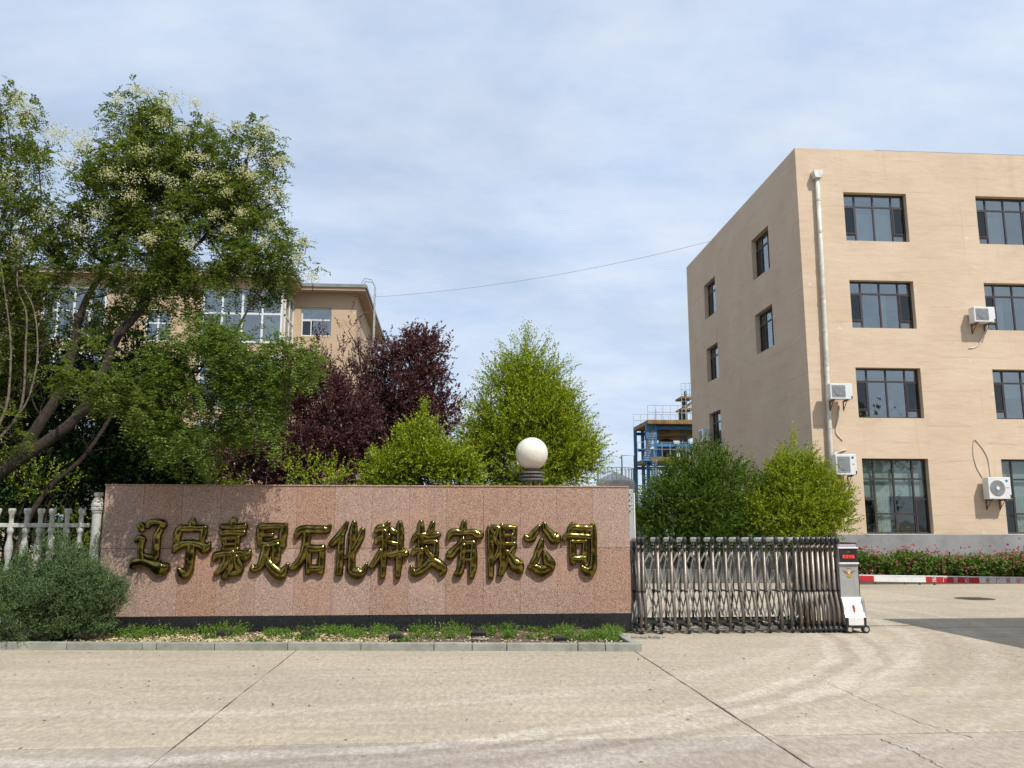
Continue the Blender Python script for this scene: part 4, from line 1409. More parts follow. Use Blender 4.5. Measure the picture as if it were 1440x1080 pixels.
for (z0, z1, dep) in ((1.300, 1.325, 0.035), (1.055, 1.083, 0.035)):
    q = MB(); q.box(-hw - 0.012, hw + 0.012, y0 - dep, y0 + 0.02, z0, z1, 0.006); q.build('ledge', M['white_shell'], dh)
q = MB(); q.box(-hw + 0.012, hw - 0.008, y0 - 0.015, y0 + 0.01, 1.09, 1.297); q.build('display', M['dark'], dh)
q = MB(); q.box(-hw + 0.02, hw - 0.03, y0 - 0.006, y0 + 0.002, 1.335, 1.372); q.build('sticker', M['sticker'], dh)
q = MB(); q.box(-0.032, 0.035, y0 - 0.006, y0 + 0.002, 0.99, 1.025); q.build('name_plate', M['roof_grey'], dh)
q = MB()
q.box(-0.022, 0.022, y0 - 0.008, y0 + 0.002, 0.90, 0.965); q.build('emblem_shield', M['tan_paint'], dh)
for s_ in (-1, 1):
    q = MB()
    pl = [(0.024, 0.935), (0.024, 0.91), (0.05, 0.915), (0.07, 0.93), (0.10, 0.958), (0.07, 0.955)]
    q.prism([(p[0] * s_, p[1]) for p in (pl if s_ > 0 else pl[::-1])], 'y', y0 - 0.007, y0 + 0.001)
    q.build('emblem_wing', M['brick_red'], dh)
q = MB(); q.lathe([(0.036, 0), (0.034, 0.006), (0.02, 0.008)], seg=20)
e_ = q.build('emblem_oval', M['gold_paint'], dh, loc=(0.003, y0 - 0.003, 0.872)); e_.rotation_euler = (R(90), 0, 0); e_.scale = (1, 0.62, 1)
q = MB(); q.prism([(-0.006, 0.31), (0.004, 0.31), (0.012, 0.36), (0.002, 0.42), (-0.012, 0.43), (-0.004, 0.37)], 'y', y0 - 0.108, y0 - 0.04)
q.build('red_mark', M['red'], dh)
q = MB()
q.prism([(hw + 0.004, 0.53), (hw + 0.026, 0.53), (hw + 0.026, 1.345), (hw + 0.012, 1.392), (-hw * 0.2, 1.40), (-hw * 0.2, 1.376), (hw + 0.004, 1.372)], 'y', y0 + 0.03, GD)
q.build('edge_frame', M['dark'], dh)
q = MB()
q.prism([(hw + 0.001, 0.11), (hw + 0.05, 0.11), (hw + 0.035, 0.36), (hw + 0.02, 0.5), (hw + 0.02, 0.529), (hw + 0.001, 0.529)], 'y', y0 - 0.10, GD)
q.build('side_flank', M['silver'], dh)


def text_part(name, body, size, mat, parent, loc, rot=(R(90), 0, 0), ext=0.002, sx=1.0, align='CENTER'):
    cu = bpy.data.curves.new(name, 'FONT')
    cu.body = body
    cu.size = size
    cu.extrude = ext
    cu.align_x = align
    cu.align_y = 'CENTER'
    cu.materials.append(mat)
    tmp = bpy.data.objects.new(name, cu)
    COL.objects.link(tmp)
    bpy.context.view_layer.update()
    me = bpy.data.meshes.new_from_object(tmp.evaluated_get(bpy.context.evaluated_depsgraph_get()))
    bpy.data.objects.remove(tmp)
    o = bpy.data.objects.new(name, me)
    COL.objects.link(o)
    o.parent = parent
    o.location = loc
    o.rotation_euler = rot
    o.scale = (sx, 1, 1)
    return o
text_part('led_lettering', '欢迎光临', 0.062, M['led'], dh, (0.002, y0 - 0.017, 1.172), sx=0.82)
text_part('led_numerals', '1:07', 0.035, M['ac_grille'], dh, (0.0, y0 - 0.017, 1.25))

# ================================================================= BOOM BARRIER
BY = 13.75
boom = empty('boom_barrier', (6.6, BY, 0), 'red and white boom barrier lowered across the yard entrance right of the gate', 'barrier')
p0 = aty(1204, 813, BY); p1 = aty(1440, 816.5, BY)
sl = (p1.z - p0.z) / (p1.x - p0.x)
segs = [(p0.x - 0.10, aty(1228, 813, BY).x, 'red'), (aty(1228, 813, BY).x, aty(1301, 813, BY).x, 'white'), (aty(1301, 813, BY).x, aty(1376, 814, BY).x, 'red'),
        (aty(1376, 814, BY).x, 9.60, 'white'), (9.60, 10.4, 'red')]
for (a, b_, c_) in segs:
    q = MB()
    q.box(a + 0.0006, b_ - 0.0006, -0.022, 0.022, -0.052, 0.040, 0.004)
    for v in range(len(q.v)):
        x, y, z = q.v[v]; q.v[v] = (x - 6.6, y, z + p0.z + sl * (x - p0.x))
    q.build('boom_segment', M[c_], boom)
q = MB()
q.box(p0.x - 0.10, 10.4, -0.0235, 0.0235, 0.0405, 0.056, 0.003)
for v in range(len(q.v)):
    x, y, z = q.v[v]; q.v[v] = (x - 6.6, y, z + p0.z + sl * (x - p0.x))
q.build('boom_trim', M['white'], boom)
for (a, b_, c_) in ((segs[2][0], segs[2][1], 'white'), (segs[3][0], segs[3][1] + 0.05, 'red')):
    for k, ch in enumerate('进厂登记'):
        x = a + 0.14 + k * (b_ - a - 0.2) / 4 * 1.03
        text_part('boom_lettering', ch, 0.088, M[c_], boom, (x - 6.6, -0.0235, p0.z + sl * (x - p0.x) - 0.010), ext=0.0012, sx=0.95)
for px in (1231, 1272, 1293, 1314):
    x = aty(px, 820, BY).x
    z = p0.z + sl * (x - p0.x) - 0.052
    q = MB(); q.tube([(x - 6.6, 0, z), (x - 6.6, 0, z - 0.03)], 0.006, 6); q.box(x - 6.62, x - 6.58, -0.01, 0.01, z - 0.038, z - 0.028); q.build('hanger', M['dark'], boom)
q = MB(); q.box(10.3 - 6.6, 10.62 - 6.6, -0.16, 0.16, 0, 1.0, 0.01); q.build('cabinet', M['white'], boom)

# ================================================================= GATEHOUSE (right of the frame, throws the shade on the yard)
gh = empty('gatehouse', (11.2, 10.6, 0), 'flat roofed gatehouse standing just right of the view beside the barrier', 'gatehouse')
q = MB(); q.box(9.42 - 11.2, 2.6, -4.2, 2.28, 0, 3.42, 0.01); q.build('wall', M['stucco'], gh)
q = MB(); q.box(9.36 - 11.2, 2.8, -4.35, 2.36, 3.425, 3.6, 0.02); q.build('roof', M['roof_grey'], gh)
q = MB(); q.box(-1.3, 0.3, -4.23, -4.201, 1.0, 2.1); q.build('window', M['glass_dim'], gh)

# teal thing behind the gate
tb = empty('teal_bollard', (3.22, 14.35, 0), 'teal plastic bollard with a ball top standing behind the first gate posts', 'bollard')
q = MB(); q.lathe([(0.12, 0), (0.12, 0.03), (0.085, 0.05), (0.078, 0.45), (0.06, 0.68), (0.03, 0.76)], seg=16); q.build('body', M['teal'], tb, smooth=True)
q = MB(); q.lathe([(0.03, 0.75), (0.052, 0.78), (0.058, 0.82), (0.045, 0.865), (0.01, 0.885)], seg=14); q.build('ball_top', M['teal'], tb, smooth=True)

# ================================================================= OFFICE BUILDING (right)
OBX, OBY, OBY2, OBX2, OBZ = 12.36, 28.0, 42.25, 31.0, 15.27


def facade(mb, mapf, u0, u1, z0, z1, holes, depth):
    us = sorted({u0, u1} | {h[0] for h in holes} | {h[1] for h in holes})
    zs = sorted({z0, z1} | {h[2] for h in holes} | {h[3] for h in holes})
    for i in range(len(us) - 1):
        for j in range(len(zs) - 1):
            uc, zc = (us[i] + us[i + 1]) / 2, (zs[j] + zs[j + 1]) / 2
            if any(h[0] < uc < h[1] and h[2] < zc < h[3] for h in holes): continue
            mb.quad(mapf(us[i], 0, zs[j]), mapf(us[i + 1], 0, zs[j]), mapf(us[i + 1], 0, zs[j + 1]), mapf(us[i], 0, zs[j + 1]))
    for (a, b_, c, d) in holes:
        D = depth
        mb.quad(mapf(a, 0, c), mapf(a, 0, d), mapf(a, D, d), mapf(a, D, c))
        mb.quad(mapf(b_, 0, c), mapf(b_, D, c), mapf(b_, D, d), mapf(b_, 0, d))
        mb.quad(mapf(a, 0, c), mapf(a, D, c), mapf(b_, D, c), mapf(b_, 0, c))
        mb.quad(mapf(a, 0, d), mapf(b_, 0, d), mapf(b_, D, d), mapf(a, D, d))


office = empty('office_building', (OBX, OBY, 0), 'four storey tan office block with brown framed windows and a white downpipe', 'building')
FW = 2.35
cols = [14.06, 19.04, 24.0, 28.0]
rows = [(11.80, 13.63), (8.60, 10.34), (5.41, 7.18), (1.46, 4.01)]
fholes = [(c, c + FW, a, b_) for c in cols for (a, b_) in rows]
lrows = [(11.68, 13.40), (8.58, 10.22), (5.36, 7.05)]
lcols = [(30.90, 32.77), (37.66, 39.38)]
lholes = [(c0, c1, a, b_) for k, (c0, c1) in enumerate(lcols) for r__, (a, b_) in enumerate(lrows) if not (k == 0 and r__ == 2)]
ff = lambda u, d, z: (u - OBX, d, z)
lf = lambda u, d, z: (d, u - OBY, z)
RD = 0.20
q = MB()
facade(q, ff, OBX, OBX2, 1.44, OBZ, fholes, RD + 0.16)
facade(q, lf, OBY, OBY2, 1.44, OBZ, lholes, RD + 0.16)
q.quad((OBX2 - OBX, 0, 0), (OBX2 - OBX, OBY2 - OBY, 0), (OBX2 - OBX, OBY2 - OBY, OBZ), (OBX2 - OBX, 0, OBZ))
q.quad((0, OBY2 - OBY, 0), (OBX2 - OBX, OBY2 - OBY, 0), (OBX2 - OBX, OBY2 - OBY, OBZ), (0, OBY2 - OBY, OBZ))
# parapet top and inner face, then the roof below it
q.box(0.0, 0.0, 0, 0, 0, 0)
q.v = q.v[:-8]; q.f = q.f[:-6]; q.m = q.m[:-6]
W_, D_ = OBX2 - OBX, OBY2 - OBY
for (a, b_, c, d) in ((0, W_, 0, 0.25), (0, W_, D_ - 0.25, D_), (0, 0.25, 0.25, D_ - 0.25), (W_ - 0.25, W_, 0.25, D_ - 0.25)):
    q.quad((a, c, OBZ), (b_, c, OBZ), (b_, d, OBZ), (a, d, OBZ))
q.quad((0.25, 0.25, OBZ - 0.6), (W_ - 0.25, 0.25, OBZ - 0.6), (W_ - 0.25, D_ - 0.25, OBZ - 0.6), (0.25, D_ - 0.25, OBZ - 0.6))
for (p_, r_) in (((0.25, 0.25), (W_ - 0.25, 0.25)), ((0.25, 0.25), (0.25, D_ - 0.25))):
    q.quad((p_[0], p_[1], OBZ - 0.6), (r_[0], r_[1], OBZ - 0.6), (r_[0], r_[1], OBZ), (p_[0], p_[1], OBZ))
q.build('wall', M['stucco'], office)
q = MB()
q.box(-0.03, W_, -0.03, D_, -0.03, 1.44)
q.build('plinth', M['plinth'], office)
q = MB()
q.box(3.0, W_ - 0.1, 0.0, 0.2, OBZ + 0.001, OBZ + 0.022)
q.build('coping', M['plinth'], office)
for z in (1.5, 4.75, 7.95, 11.1, 14.3):
    q = MB(); q.box(0.37, W_ - 0.3, 0.37, D_ - 0.3, z - 0.55, z - 0.4 if z < 14 else z - 0.3); q.build('floor_slab', M['interior'], office)
q = MB(); q.box(0.37, W_ - 0.3, 5.0, 5.1, 1.1, 14.1); q.box(5.0, 5.1, 5.11, D_ - 0.3, 1.1, 14.1); q.build('partition', M['interior'], office)


def window_set(parent, w, h, us, zs_list, cells, mapf, frame_m, name='window', t=0.05, dep=0.06, sash=(), extra=()):
    pass


def make_window(parent, origin, ux, inward, w, h, mull, bars, panes, sashes, blinds, mats, fw=0.055):
    """mull: x fractions of full-height mullions; bars: (x0,x1,zfrac); panes: (x0,x1,z0,z1); sashes likewise, blinds: (x0,x1,z0,z1)
    z fractions count from the top. ux: unit vector along the wall, inward: unit vector into the room."""
    ux, inward = Vector(ux), Vector(inward)
    rotz = math.atan2(ux.y, ux.x)
    flip = 1 if (Vector((-ux.y, ux.x, 0)).dot(inward) > 0) else -1
    def P(mb, x0, x1, y0, y1, z0, z1, bev=0.0):
        mb.box(x0, x1, flip * y0, flip * y1, z0, z1, bev)
    q = MB()
    P(q, 0, w, 0, 0.06, h - fw, h); P(q, 0, w, 0, 0.06, 0, fw)
    P(q, 0, fw, 0, 0.06, fw, h - fw); P(q, w - fw, w, 0, 0.06, fw, h - fw)
    for m_ in mull:
        P(q, w * m_ - fw / 2, w * m_ + fw / 2, 0.001, 0.059, fw, h - fw)
    for (a, b_, z) in bars:
        P(q, w * a + fw / 2, w * b_ - fw / 2, 0.002, 0.058, h * (1 - z) - fw / 2, h * (1 - z) + fw / 2)
    win = q.build('window', mats['frame'], parent)
    win.location = origin
    win.rotation_euler = (0, 0, rotz)
    for (a, b_, z0, z1) in panes:
        q = MB(); P(q, w * a + fw * 0.45, w * b_ - fw * 0.45, 0.028, 0.036, h * (1 - z1) + fw * 0.45, h * (1 - z0) - fw * 0.45)
        q.build('pane', mats['glass'], win)
    for (a, b_, z0, z1) in sashes:
        x0, x1, c, d = w * a + fw * 0.3, w * b_ - fw * 0.3, h * (1 - z1) + fw * 0.3, h * (1 - z0) - fw * 0.3
        s_ = MB(); k = 0.045
        P(s_, x0, x1, -0.018, 0.03, d - k, d); P(s_, x0, x1, -0.018, 0.03, c, c + k)
        P(s_, x0, x0 + k, -0.018, 0.03, c + k, d - k); P(s_, x1 - k, x1, -0.018, 0.03, c + k, d - k)
        s_.build('sash', mats['frame'], win)
        q = MB(); P(q, x0 + k - 0.002, x1 - k + 0.002, 0.006, 0.012, c + k - 0.002, d - k + 0.002); q.build('pane', mats['sash_glass'], win)
    for (a, b_, z0, z1, mk) in blinds:
        q = MB()
        n_ = max(4, int((b_ - a) * w / 0.05))
        x0, x1 = w * a + 0.01, w * b_ - 0.01
        for i_ in range(n_):
            xa, xb = x0 + (x1 - x0) * i_ / n_, x0 + (x1 - x0) * (i_ + 1) / n_
            ya, yb = 0.12 + 0.015 * (i_ % 2), 0.12 + 0.015 * ((i_ + 1) % 2)
            if mk == 'blind': ya = yb = 0.13
            q.quad((xa, flip * ya, h * (1 - z1)), (xb, flip * yb, h * (1 - z1)), (xb, flip * yb, h * (1 - z0)), (xa, flip * ya, h * (1 - z0)))
        q.build('curtain' if mk == 'curtain' else 'roller_blind', M[mk], win)
    return win


MATS_UP = dict(frame=M['frame'], glass=M['glass'], sash_glass=M['glass_dim'])
MATS_LO = dict(frame=M['frame'], glass=M['glass_low'], sash_glass=M['glass_dim'])
for ci, c in enumerate(cols):
    for ri, (z0, z1) in enumerate(rows):
        o_ = (c - OBX + 0.002, RD, z0 + 0.002)
        w, h = FW - 0.004, z1 - z0 - 0.004
        if ri < 3:
            mull = (0.205, 0.5, 0.795)
            bars = [(0, 0.205, 0.26), (0.205, 0.5, 0.26), (0.5, 0.795, 0.26), (0.795, 1, 0.26), (0, 0.205, 0.84), (0.795, 1, 0.84)]
            panes = [(a, b_, 0, 0.26) for a, b_ in ((0, .205), (.205, .5), (.5, .795), (.795, 1))] + [(.205, .5, .26, 1), (.5, .795, .26, 1), (0, .205, .84, 1), (.795, 1, .84, 1)]
            sash = [(0, .205, .26, .84), (.795, 1, .26, .84)]
            bl = [(0, 1, 0, random.choice((0.12, 0.17, 0.2)), 'blind')]
            if ri == 1: bl += [(0.5, 0.62, 0.2, 1.0, 'curtain')] if ci == 0 else [(0.2, 0.36, 0.17, 1.0, 'curtain'), (0.7, 0.795, 0.17, 1.0, 'curtain')]
            if ri == 2 and ci == 1: bl += [(0.205, 0.795, 0.15, 0.55, 'blind')]
            if ri == 0: bl += [(0.205, 0.795, 0.2, 1.0, 'blind')] if ci % 2 == 0 else [(0.205, 0.5, 0.2, 1.0, 'curtain')]
            make_window(office, o_, (1, 0, 0), (0, 1, 0), w, h, mull, bars, panes, sash, bl, MATS_UP)
        else:
            mull = (0.205, 0.5, 0.795)
            bars = [(a, b_, 0.27) for a, b_ in ((0, .205), (.205, .5), (.5, .795), (.795, 1))] + [(0, .205, .53), (.795, 1, .53), (.5, .795, .735), (.205, .5, .735), (.5, .795, .505)][:4]
            panes = [(a, b_, 0, 0.27) for a, b_ in ((0, .205), (.205, .5), (.5, .795), (.795, 1))] + [(0, .205, .27, .53), (.795, 1, .27, .53), (.205, .5, .27, .735), (.5, .795, .27, .735), (.205, .5, .735, 1), (.5, .795, .735, 1)]
            sash = [(0, .205, .53, 1), (.795, 1, .53, 1)]
            bl = [(0.0, 1.0, 0, 0.50, 'blind'), (0.0, 0.44, 0.5, 1.0, 'curtain')]
            make_window(office, o_, (1, 0, 0), (0, 1, 0), w, h, mull, bars, panes, sash, bl, MATS_LO)
        if ri == 3:
            q = MB(); q.box(c - OBX - 0.02, c - OBX + FW + 0.02, -0.03, RD - 0.002, z0 - 0.017, z0 + 0.001); q.build('sill', M['white'], office)
for (c0, c1) in lcols:
    for (z0, z1) in lrows:
        if c0 < 35 and z0 < 6: continue
        w, h = c1 - c0 - 0.004, z1 - z0 - 0.004
        # u runs along +Y, inward is +X
        mull = (0.33, 0.66)
        bars = [(a, b_, 0.27) for a, b_ in ((0, .33), (.33, .66), (.66, 1))]
        panes = [(a, b_, 0, .27) for a, b_ in ((0, .33), (.33, .66), (.66, 1))] + [(0, .33, .27, 1), (.33, .66, .27, 1)]
        sash = [(.66, 1, .27, 1)]
        make_window(office, (RD, c0 - OBY + 0.002, z0 + 0.002), (0, 1, 0), (1, 0, 0), w, h, mull, bars, panes, sash, [(0, 0.66, 0, 1, 'curtain')], MATS_UP)

# downpipe (a part fixed to the building)
dpx = 12.98
pts = [(dpx - OBX + (0.16 - 0.16 * (14.1 - z) / 10 if False else 0), -0.13, z) for z in (14.05, 11, 8, 5, 2, 0.6)]
pts = [(13.07 - OBX, -0.13, 14.05), (13.03 - OBX, -0.13, 11.0), (12.99 - OBX, -0.13, 8.0), (12.93 - OBX, -0.13, 5.0), (12.88 - OBX, -0.13, 0.4)]
q = MB(); q.tube(pts, 0.075, 12); q.build('downpipe', M['pvc'], office, smooth=True)
q = MB()
q.prism([(-0.12, 14.05), (0.12, 14.05), (0.17, 14.22), (0.17, 14.32), (-0.17, 14.32), (-0.17, 14.22)], 'y', -0.28, -0.01)
for v in range(len(q.v)): q.v[v] = (q.v[v][0] + 13.07 - OBX, q.v[v][1], q.v[v][2])
q.build('rain_hopper', M['pvc'], office)
for k, z in enumerate((13.2, 12.0, 10.8, 9.6, 8.4, 7.2, 5.0, 3.9)):
    x = 13.07 - OBX - (14.05 - z) * 0.0146
    q = MB(); q.lathe([(0.084, z), (0.084, z + 0.09)], (x, -0.13, 0), 12); q.box(x - 0.02, x + 0.02, -0.10, 0.0, z + 0.02, z + 0.06)
    q.build('pipe_clip', M['pvc'], office)

# ---------------------------------------------------------------- air conditioners
def ac_unit(x, y, z, w, h, d, label, rot=0.0, fan='disc', logo=True):
    """x,z = left/bottom corner on the wall; protrudes towards -Y"""
    t = empty('air_conditioner', (x, y, z), label, 'air conditioner', 'outdoor air conditioner units on the office block')
    t.rotation_euler = (0, 0, rot)
    q = MB(); q.box(0, w, -d - 0.12, -0.12, 0, h, 0.015); q.build('casing', M['ac'], t)
    cx, cz, r_ = w * 0.40, h * 0.5, h * 0.36
    if fan == 'disc':
        q = MB(); q.cyl('y', (cx, -d - 0.125, cz), r_, 0.014, 28); q.build('fan_grille', M['ac_grille'], t)
        for k in range(4):
            q = MB()
            rr = r_ * (0.9 - k * 0.19)
            n = 28
            vs = []
            for a in range(n):
                an = 2 * math.pi * a / n
                for (ra, ya) in ((rr, -d - 0.140), (rr - 0.008, -d - 0.140), (rr - 0.008, -d - 0.131), (rr, -d - 0.131)):
                    vs.append((cx + ra * math.cos(an), ya, cz + ra * math.sin(an)))
            q.add(vs, [((a * 4) + b_, (a * 4) + (b_ + 1) % 4, ((a + 1) % n * 4) + (b_ + 1) % 4, ((a + 1) % n * 4) + b_) for a in range(n) for b_ in range(4)])
            q.build('grille_ring', M['grey_steel'], t)
        q = MB(); q.cyl('y', (cx, -d - 0.142, cz), r_ * 0.22, 0.02, 16); q.build('grille_boss', M['white'], t)
    else:
        q = MB(); q.box(w * 0.08, w * 0.68, -d - 0.128, -d - 0.1215, h * 0.12, h * 0.88); q.build('fan_grille', M['ac_grille'], t)
        for k in range(8):
            q = MB(); q.box(w * 0.08, w * 0.68, -d - 0.135, -d - 0.1285, h * (0.15 + k * 0.09), h * (0.165 + k * 0.09)); q.build('grille_slat', M['grey_steel'], t)
        q = MB(); q.cyl('y', (cx - 0.02, -d - 0.136, cz), r_ * 0.75, 0.012, 24); q.build('grille_boss', M['ac_grille'], t)
    if logo:
        q = MB(); q.lathe([(0.045, 0), (0.045, 0.003)], seg=14)
        o_ = q.build('badge', M['blue_logo'], t, loc=(w * 0.82, -d - 0.121, h * 0.83)); o_.rotation_euler = (R(90), 0, 0)
        q = MB(); q.box(w * 0.78, w * 0.90, -d - 0.1225, -d - 0.1205, h * 0.50, h * 0.535); q.build('label_strip', M['brick_red'], t)
    q = MB(); q.box(w * 0.93, w * 0.985, -d - 0.124, -d - 0.1205, h * 0.04, h * 0.2); q.build('valve_cover', M['dark'], t)
    for bx_ in (w * 0.2, w * 0.8):
        q = MB(); q.box(bx_ - 0.02, bx_ + 0.02, -d - 0.10, 0.0, -0.045, -0.002)
        q.tube([(bx_, -d * 0.9, -0.045), (bx_, -0.01, -0.32)], 0.013, 5)
        q.box(bx_ - 0.02, bx_ + 0.02, -0.02, 0.0, -0.34, -0.0)
        q.build('bracket', M['rust'], t)
    return t
F = OBY - 0.001
ac_unit(18.20, F, 2.62, 0.80, 0.74, 0.33, 'square white air conditioner with round fan left of the second ground floor window')
ac_unit(18.28, F, 8.78, 0.78, 0.55, 0.32, 'small white air conditioner high on the facade left of the second floor window', fan='box', logo=False)
ac_unit(12.80, F - 0.22, 5.95, 0.78, 0.54, 0.30, 'white air conditioner hung in front of the downpipe beside the first floor window', fan='box', logo=False)
ac_unit(12.86, F - 0.16, 3.40, 0.72, 0.70, 0.30, 'white air conditioner at the downpipe foot half behind the bush', fan='box')
a5 = ac_unit(OBX, 39.75, 5.72, 0.80, 0.60, 0.32, 'white air conditioner on the shaded side wall near the back corner', rot=R(-90), fan='box', logo=False)
# refrigerant pipes and wires
def wire(name, pts, r_, mat, label=None, cat=None, per=6, parent=None):
    P_ = catmull([tuple(p) for p in pts], per)
    q = MB(); q.tube(P_, r_, 5)
    o = q.build(name, mat, parent, smooth=True)
    if label: tag(o, label, cat)
    return o
Y_ = OBY - 0.02
wire('refrigerant_line', [(18.30, Y_, 3.38), (18.12, Y_, 3.75), (18.05, Y_, 4.2), (18.12, Y_, 4.65), (18.22, Y_, 4.62), (18.45, Y_, 4.3), (18.57, Y_, 3.95), (18.60, Y_, 3.38)], 0.014, M['pvc'], 'thin looped refrigerant line above the ground floor air conditioner', 'pipe')
wire('drain_hose', [(18.95, Y_ - 0.05, 8.75), (18.80, Y_ - 0.05, 8.35), (18.55, Y_, 8.0), (18.25, Y_, 7.92)], 0.018, M['pvc'], 'short white hose trailing from the second floor air conditioner', 'hose')
wire('refrigerant_line', [(13.40, Y_, 5.85), (13.28, Y_, 5.3), (13.20, Y_, 4.9), (13.42, Y_, 4.62)], 0.022, M['pvc'], 'white bent pipe dropping beside the downpipe at first floor level', 'pipe')
wire('refrigerant_line', [(12.95, Y_ - 0.3, 4.12), (13.2, Y_ - 0.1, 4.22), (13.52, Y_, 4.30)], 0.028, M['pvc'], 'short white pipe entering the wall above the lowest air conditioner', 'pipe')

# ================================================================= APARTMENT BUILDING (left, far)
AY, AYB = 38.0, 40.0
ap = empty('apartment_building', (-8, AYB, 0), 'ochre apartment block with overhanging grey eaves and glazed balconies behind the trees', 'building')
AX1 = aty(502, 415, AYB).x             # right corner of the back section
AXA = aty(400, 430, AY).x              # right corner of the projecting section
AZ = aty(500, 413, AYB).z
S = Vector((-8, AYB, 0))
q = MB()
wx0, wz1 = aty(424, 432, AYB).x, aty(424, 432, AYB).z
wx1, wz0 = aty(465, 473, AYB).x, aty(465, 473, AYB).z
hB = [(wx0, wx1, wz0 - 3.0 * k, wz1 - 3.0 * k) for k in range(4)]
fB = lambda u, d, z: (u - S.x, d, z)
facade(q, fB, AXA - 1.0, AX1, 0, AZ, hB, 0.3)
q.quad((AX1 - S.x, 0, 0), (AX1 - S.x, 11, 0), (AX1 - S.x, 11, AZ), (AX1 - S.x, 0, AZ))
q.quad((AXA - S.x, AY - AYB, 0), (AXA - S.x, 0.3, 0), (AXA - S.x, 0.3, AZ), (AXA - S.x, AY - AYB, AZ))
# projecting section: piers and spandrels around glazed balconies
fA = lambda u, d, z: (u - S.x, AY - AYB + d, z)
bal_ = []
bx = [(aty(285, 430, AY).x, AXA - 0.06), (aty(60, 430, AY).x, aty(150, 430, AY).x), (aty(-120, 430, AY).x, aty(-30, 430, AY).x)]
btop, bbot = aty(340, 408, AY).z, aty(340, 490, AY).z
for (a, b_) in bx:
    for k in range(4):
        z1_ = btop - 3.0 * k; z0_ = bbot - 3.0 * k + 0.25
        if z0_ > 0.3: bal_.append((a, b_, z0_, z1_))
small = []
for (pa, pb) in ((205, 240),):
    a, b_ = aty(pa, 440, AY).x, aty(pb, 440, AY).x
    for k in range(4): small.append((a, b_, aty(220, 480, AY).z - 3 * k, aty(220, 436, AY).z - 3 * k))
facade(q, fA, -26, AXA, 0, AZ, bal_ + small, 0.25)
q.quad((-26 - S.x, AY - AYB, 0), (-26 - S.x, 11, 0), (-26 - S.x, 11, AZ), (-26 - S.x, AY - AYB, AZ))
q.quad((-26 - S.x, 11, 0), (AX1 - S.x, 11, 0), (AX1 - S.x, 11, AZ), (-26 - S.x, 11, AZ))
q.build('wall', M['stucco2'], ap)
q = MB()
q.box(-26.4 - S.x, AXA - S.x + 0.45, AY - AYB - 0.55, 11.4, AZ, AZ + 0.14)
q.box(AXA - S.x + 0.45, AX1 - S.x + 0.45, -0.55, 11.4, AZ + 0.001, AZ + 0.139)
q.build('eaves_soffit', M['stucco2'], ap)
q = MB()
q.box(-26.5 - S.x, AXA - S.x + 0.52, AY - AYB - 0.62, 11.5, AZ + 0.141, AZ + 0.30)
q.box(AXA - S.x + 0.52, AX1 - S.x + 0.52, -0.62, 11.5, AZ + 0.142, AZ + 0.299)
q.build('roof_edge', M['roof_grey'], ap)
q = MB(); q.box(-26 - S.x, AXA - S.x - 1.2, 2, 9, AZ + 0.301, AZ + 0.95); q.build('roof_parapet', M['stucco2'], ap)
MW = dict(frame=M['white_frame'], glass=M['glass'], sash_glass=M['glass_dim'])
for (a, b_, z0, z1) in hB:
    make_window(ap, (a - S.x, 0.12, z0), (1, 0, 0), (0, 1, 0), b_ - a, z1 - z0, (), [(0, 1, 0.42)], [(0, 1, 0, 0.42), (0.36, 1, 0.42, 1)], [(0, 0.36, 0.42, 1)], [(0.0, 0.3, 0.3, 1, 'curtain')], MW, fw=0.07)
for (a, b_, z0, z1) in bal_:
    w = b_ - a; n_ = 4
    mull = [k / n_ for k in range(1, n_)]
    bars = [(k / n_, (k + 1) / n_, 0.45) for k in range(n_)]
    panes = [(k / n_, (k + 1) / n_, 0, 0.45) for k in range(n_)] + [(k / n_, (k + 1) / n_, 0.45, 1) for k in range(n_)]
    make_window(ap, (a - S.x, AY - AYB - 0.04, z0), (1, 0, 0), (0, 1, 0), w, z1 - z0, mull, bars, panes, [], [(0.78, 1, 0.45, 1, 'curtain')], MW, fw=0.09)
for (a, b_, z0, z1) in small:
    make_window(ap, (a - S.x, AY - AYB + 0.1, z0), (1, 0, 0), (0, 1, 0), b_ - a, z1 - z0, (0.5,), [(0, .5, 0.4), (.5, 1, 0.4)], [(0, .5, 0, .4), (.5, 1, 0, .4), (0, .5, .4, 1), (.5, 1, .4, 1)], [], [], MW, fw=0.07)
# return of the glazed balcony
q = MB()
for z in (btop, btop - (btop - bbot) * 0.42, bbot + 0.25):
    q.box(AXA - S.x + 0.001, AXA - S.x + 0.07, AY - AYB, -0.02, z - 0.05, z + 0.05)
for y in (AY - AYB, AY - AYB + 0.95, -0.1):
    q.box(AXA - S.x + 0.002, AXA - S.x + 0.069, y - 0.0, y + 0.08, bbot + 0.2, btop)
q.build('balcony_return_frame', M['white_frame'], ap)
q = MB(); q.box(AXA - S.x + 0.025, AXA - S.x + 0.035, AY - AYB, -0.02, bbot + 0.25, btop); q.build('balcony_return_pane', M['glass'], ap)
# roof ladder hoop on the side wall
q = MB()
lx = AX1 - S.x + 0.75
for y in (0.9, 1.4):
    q.tube([(lx, y, AZ - 9), (lx, y, AZ + 0.7), (lx - 0.15, y, AZ + 1.0), (lx - 0.5, y, AZ + 1.05), (lx - 0.65, y, AZ + 0.8)], 0.03, 6)
for k in range(24):
    q.tube([(lx, 0.9, AZ - 8.5 + k * 0.4), (lx, 1.4, AZ - 8.5 + k * 0.4)], 0.018, 5)
q.build('roof_ladder', M['grey_steel'], ap)

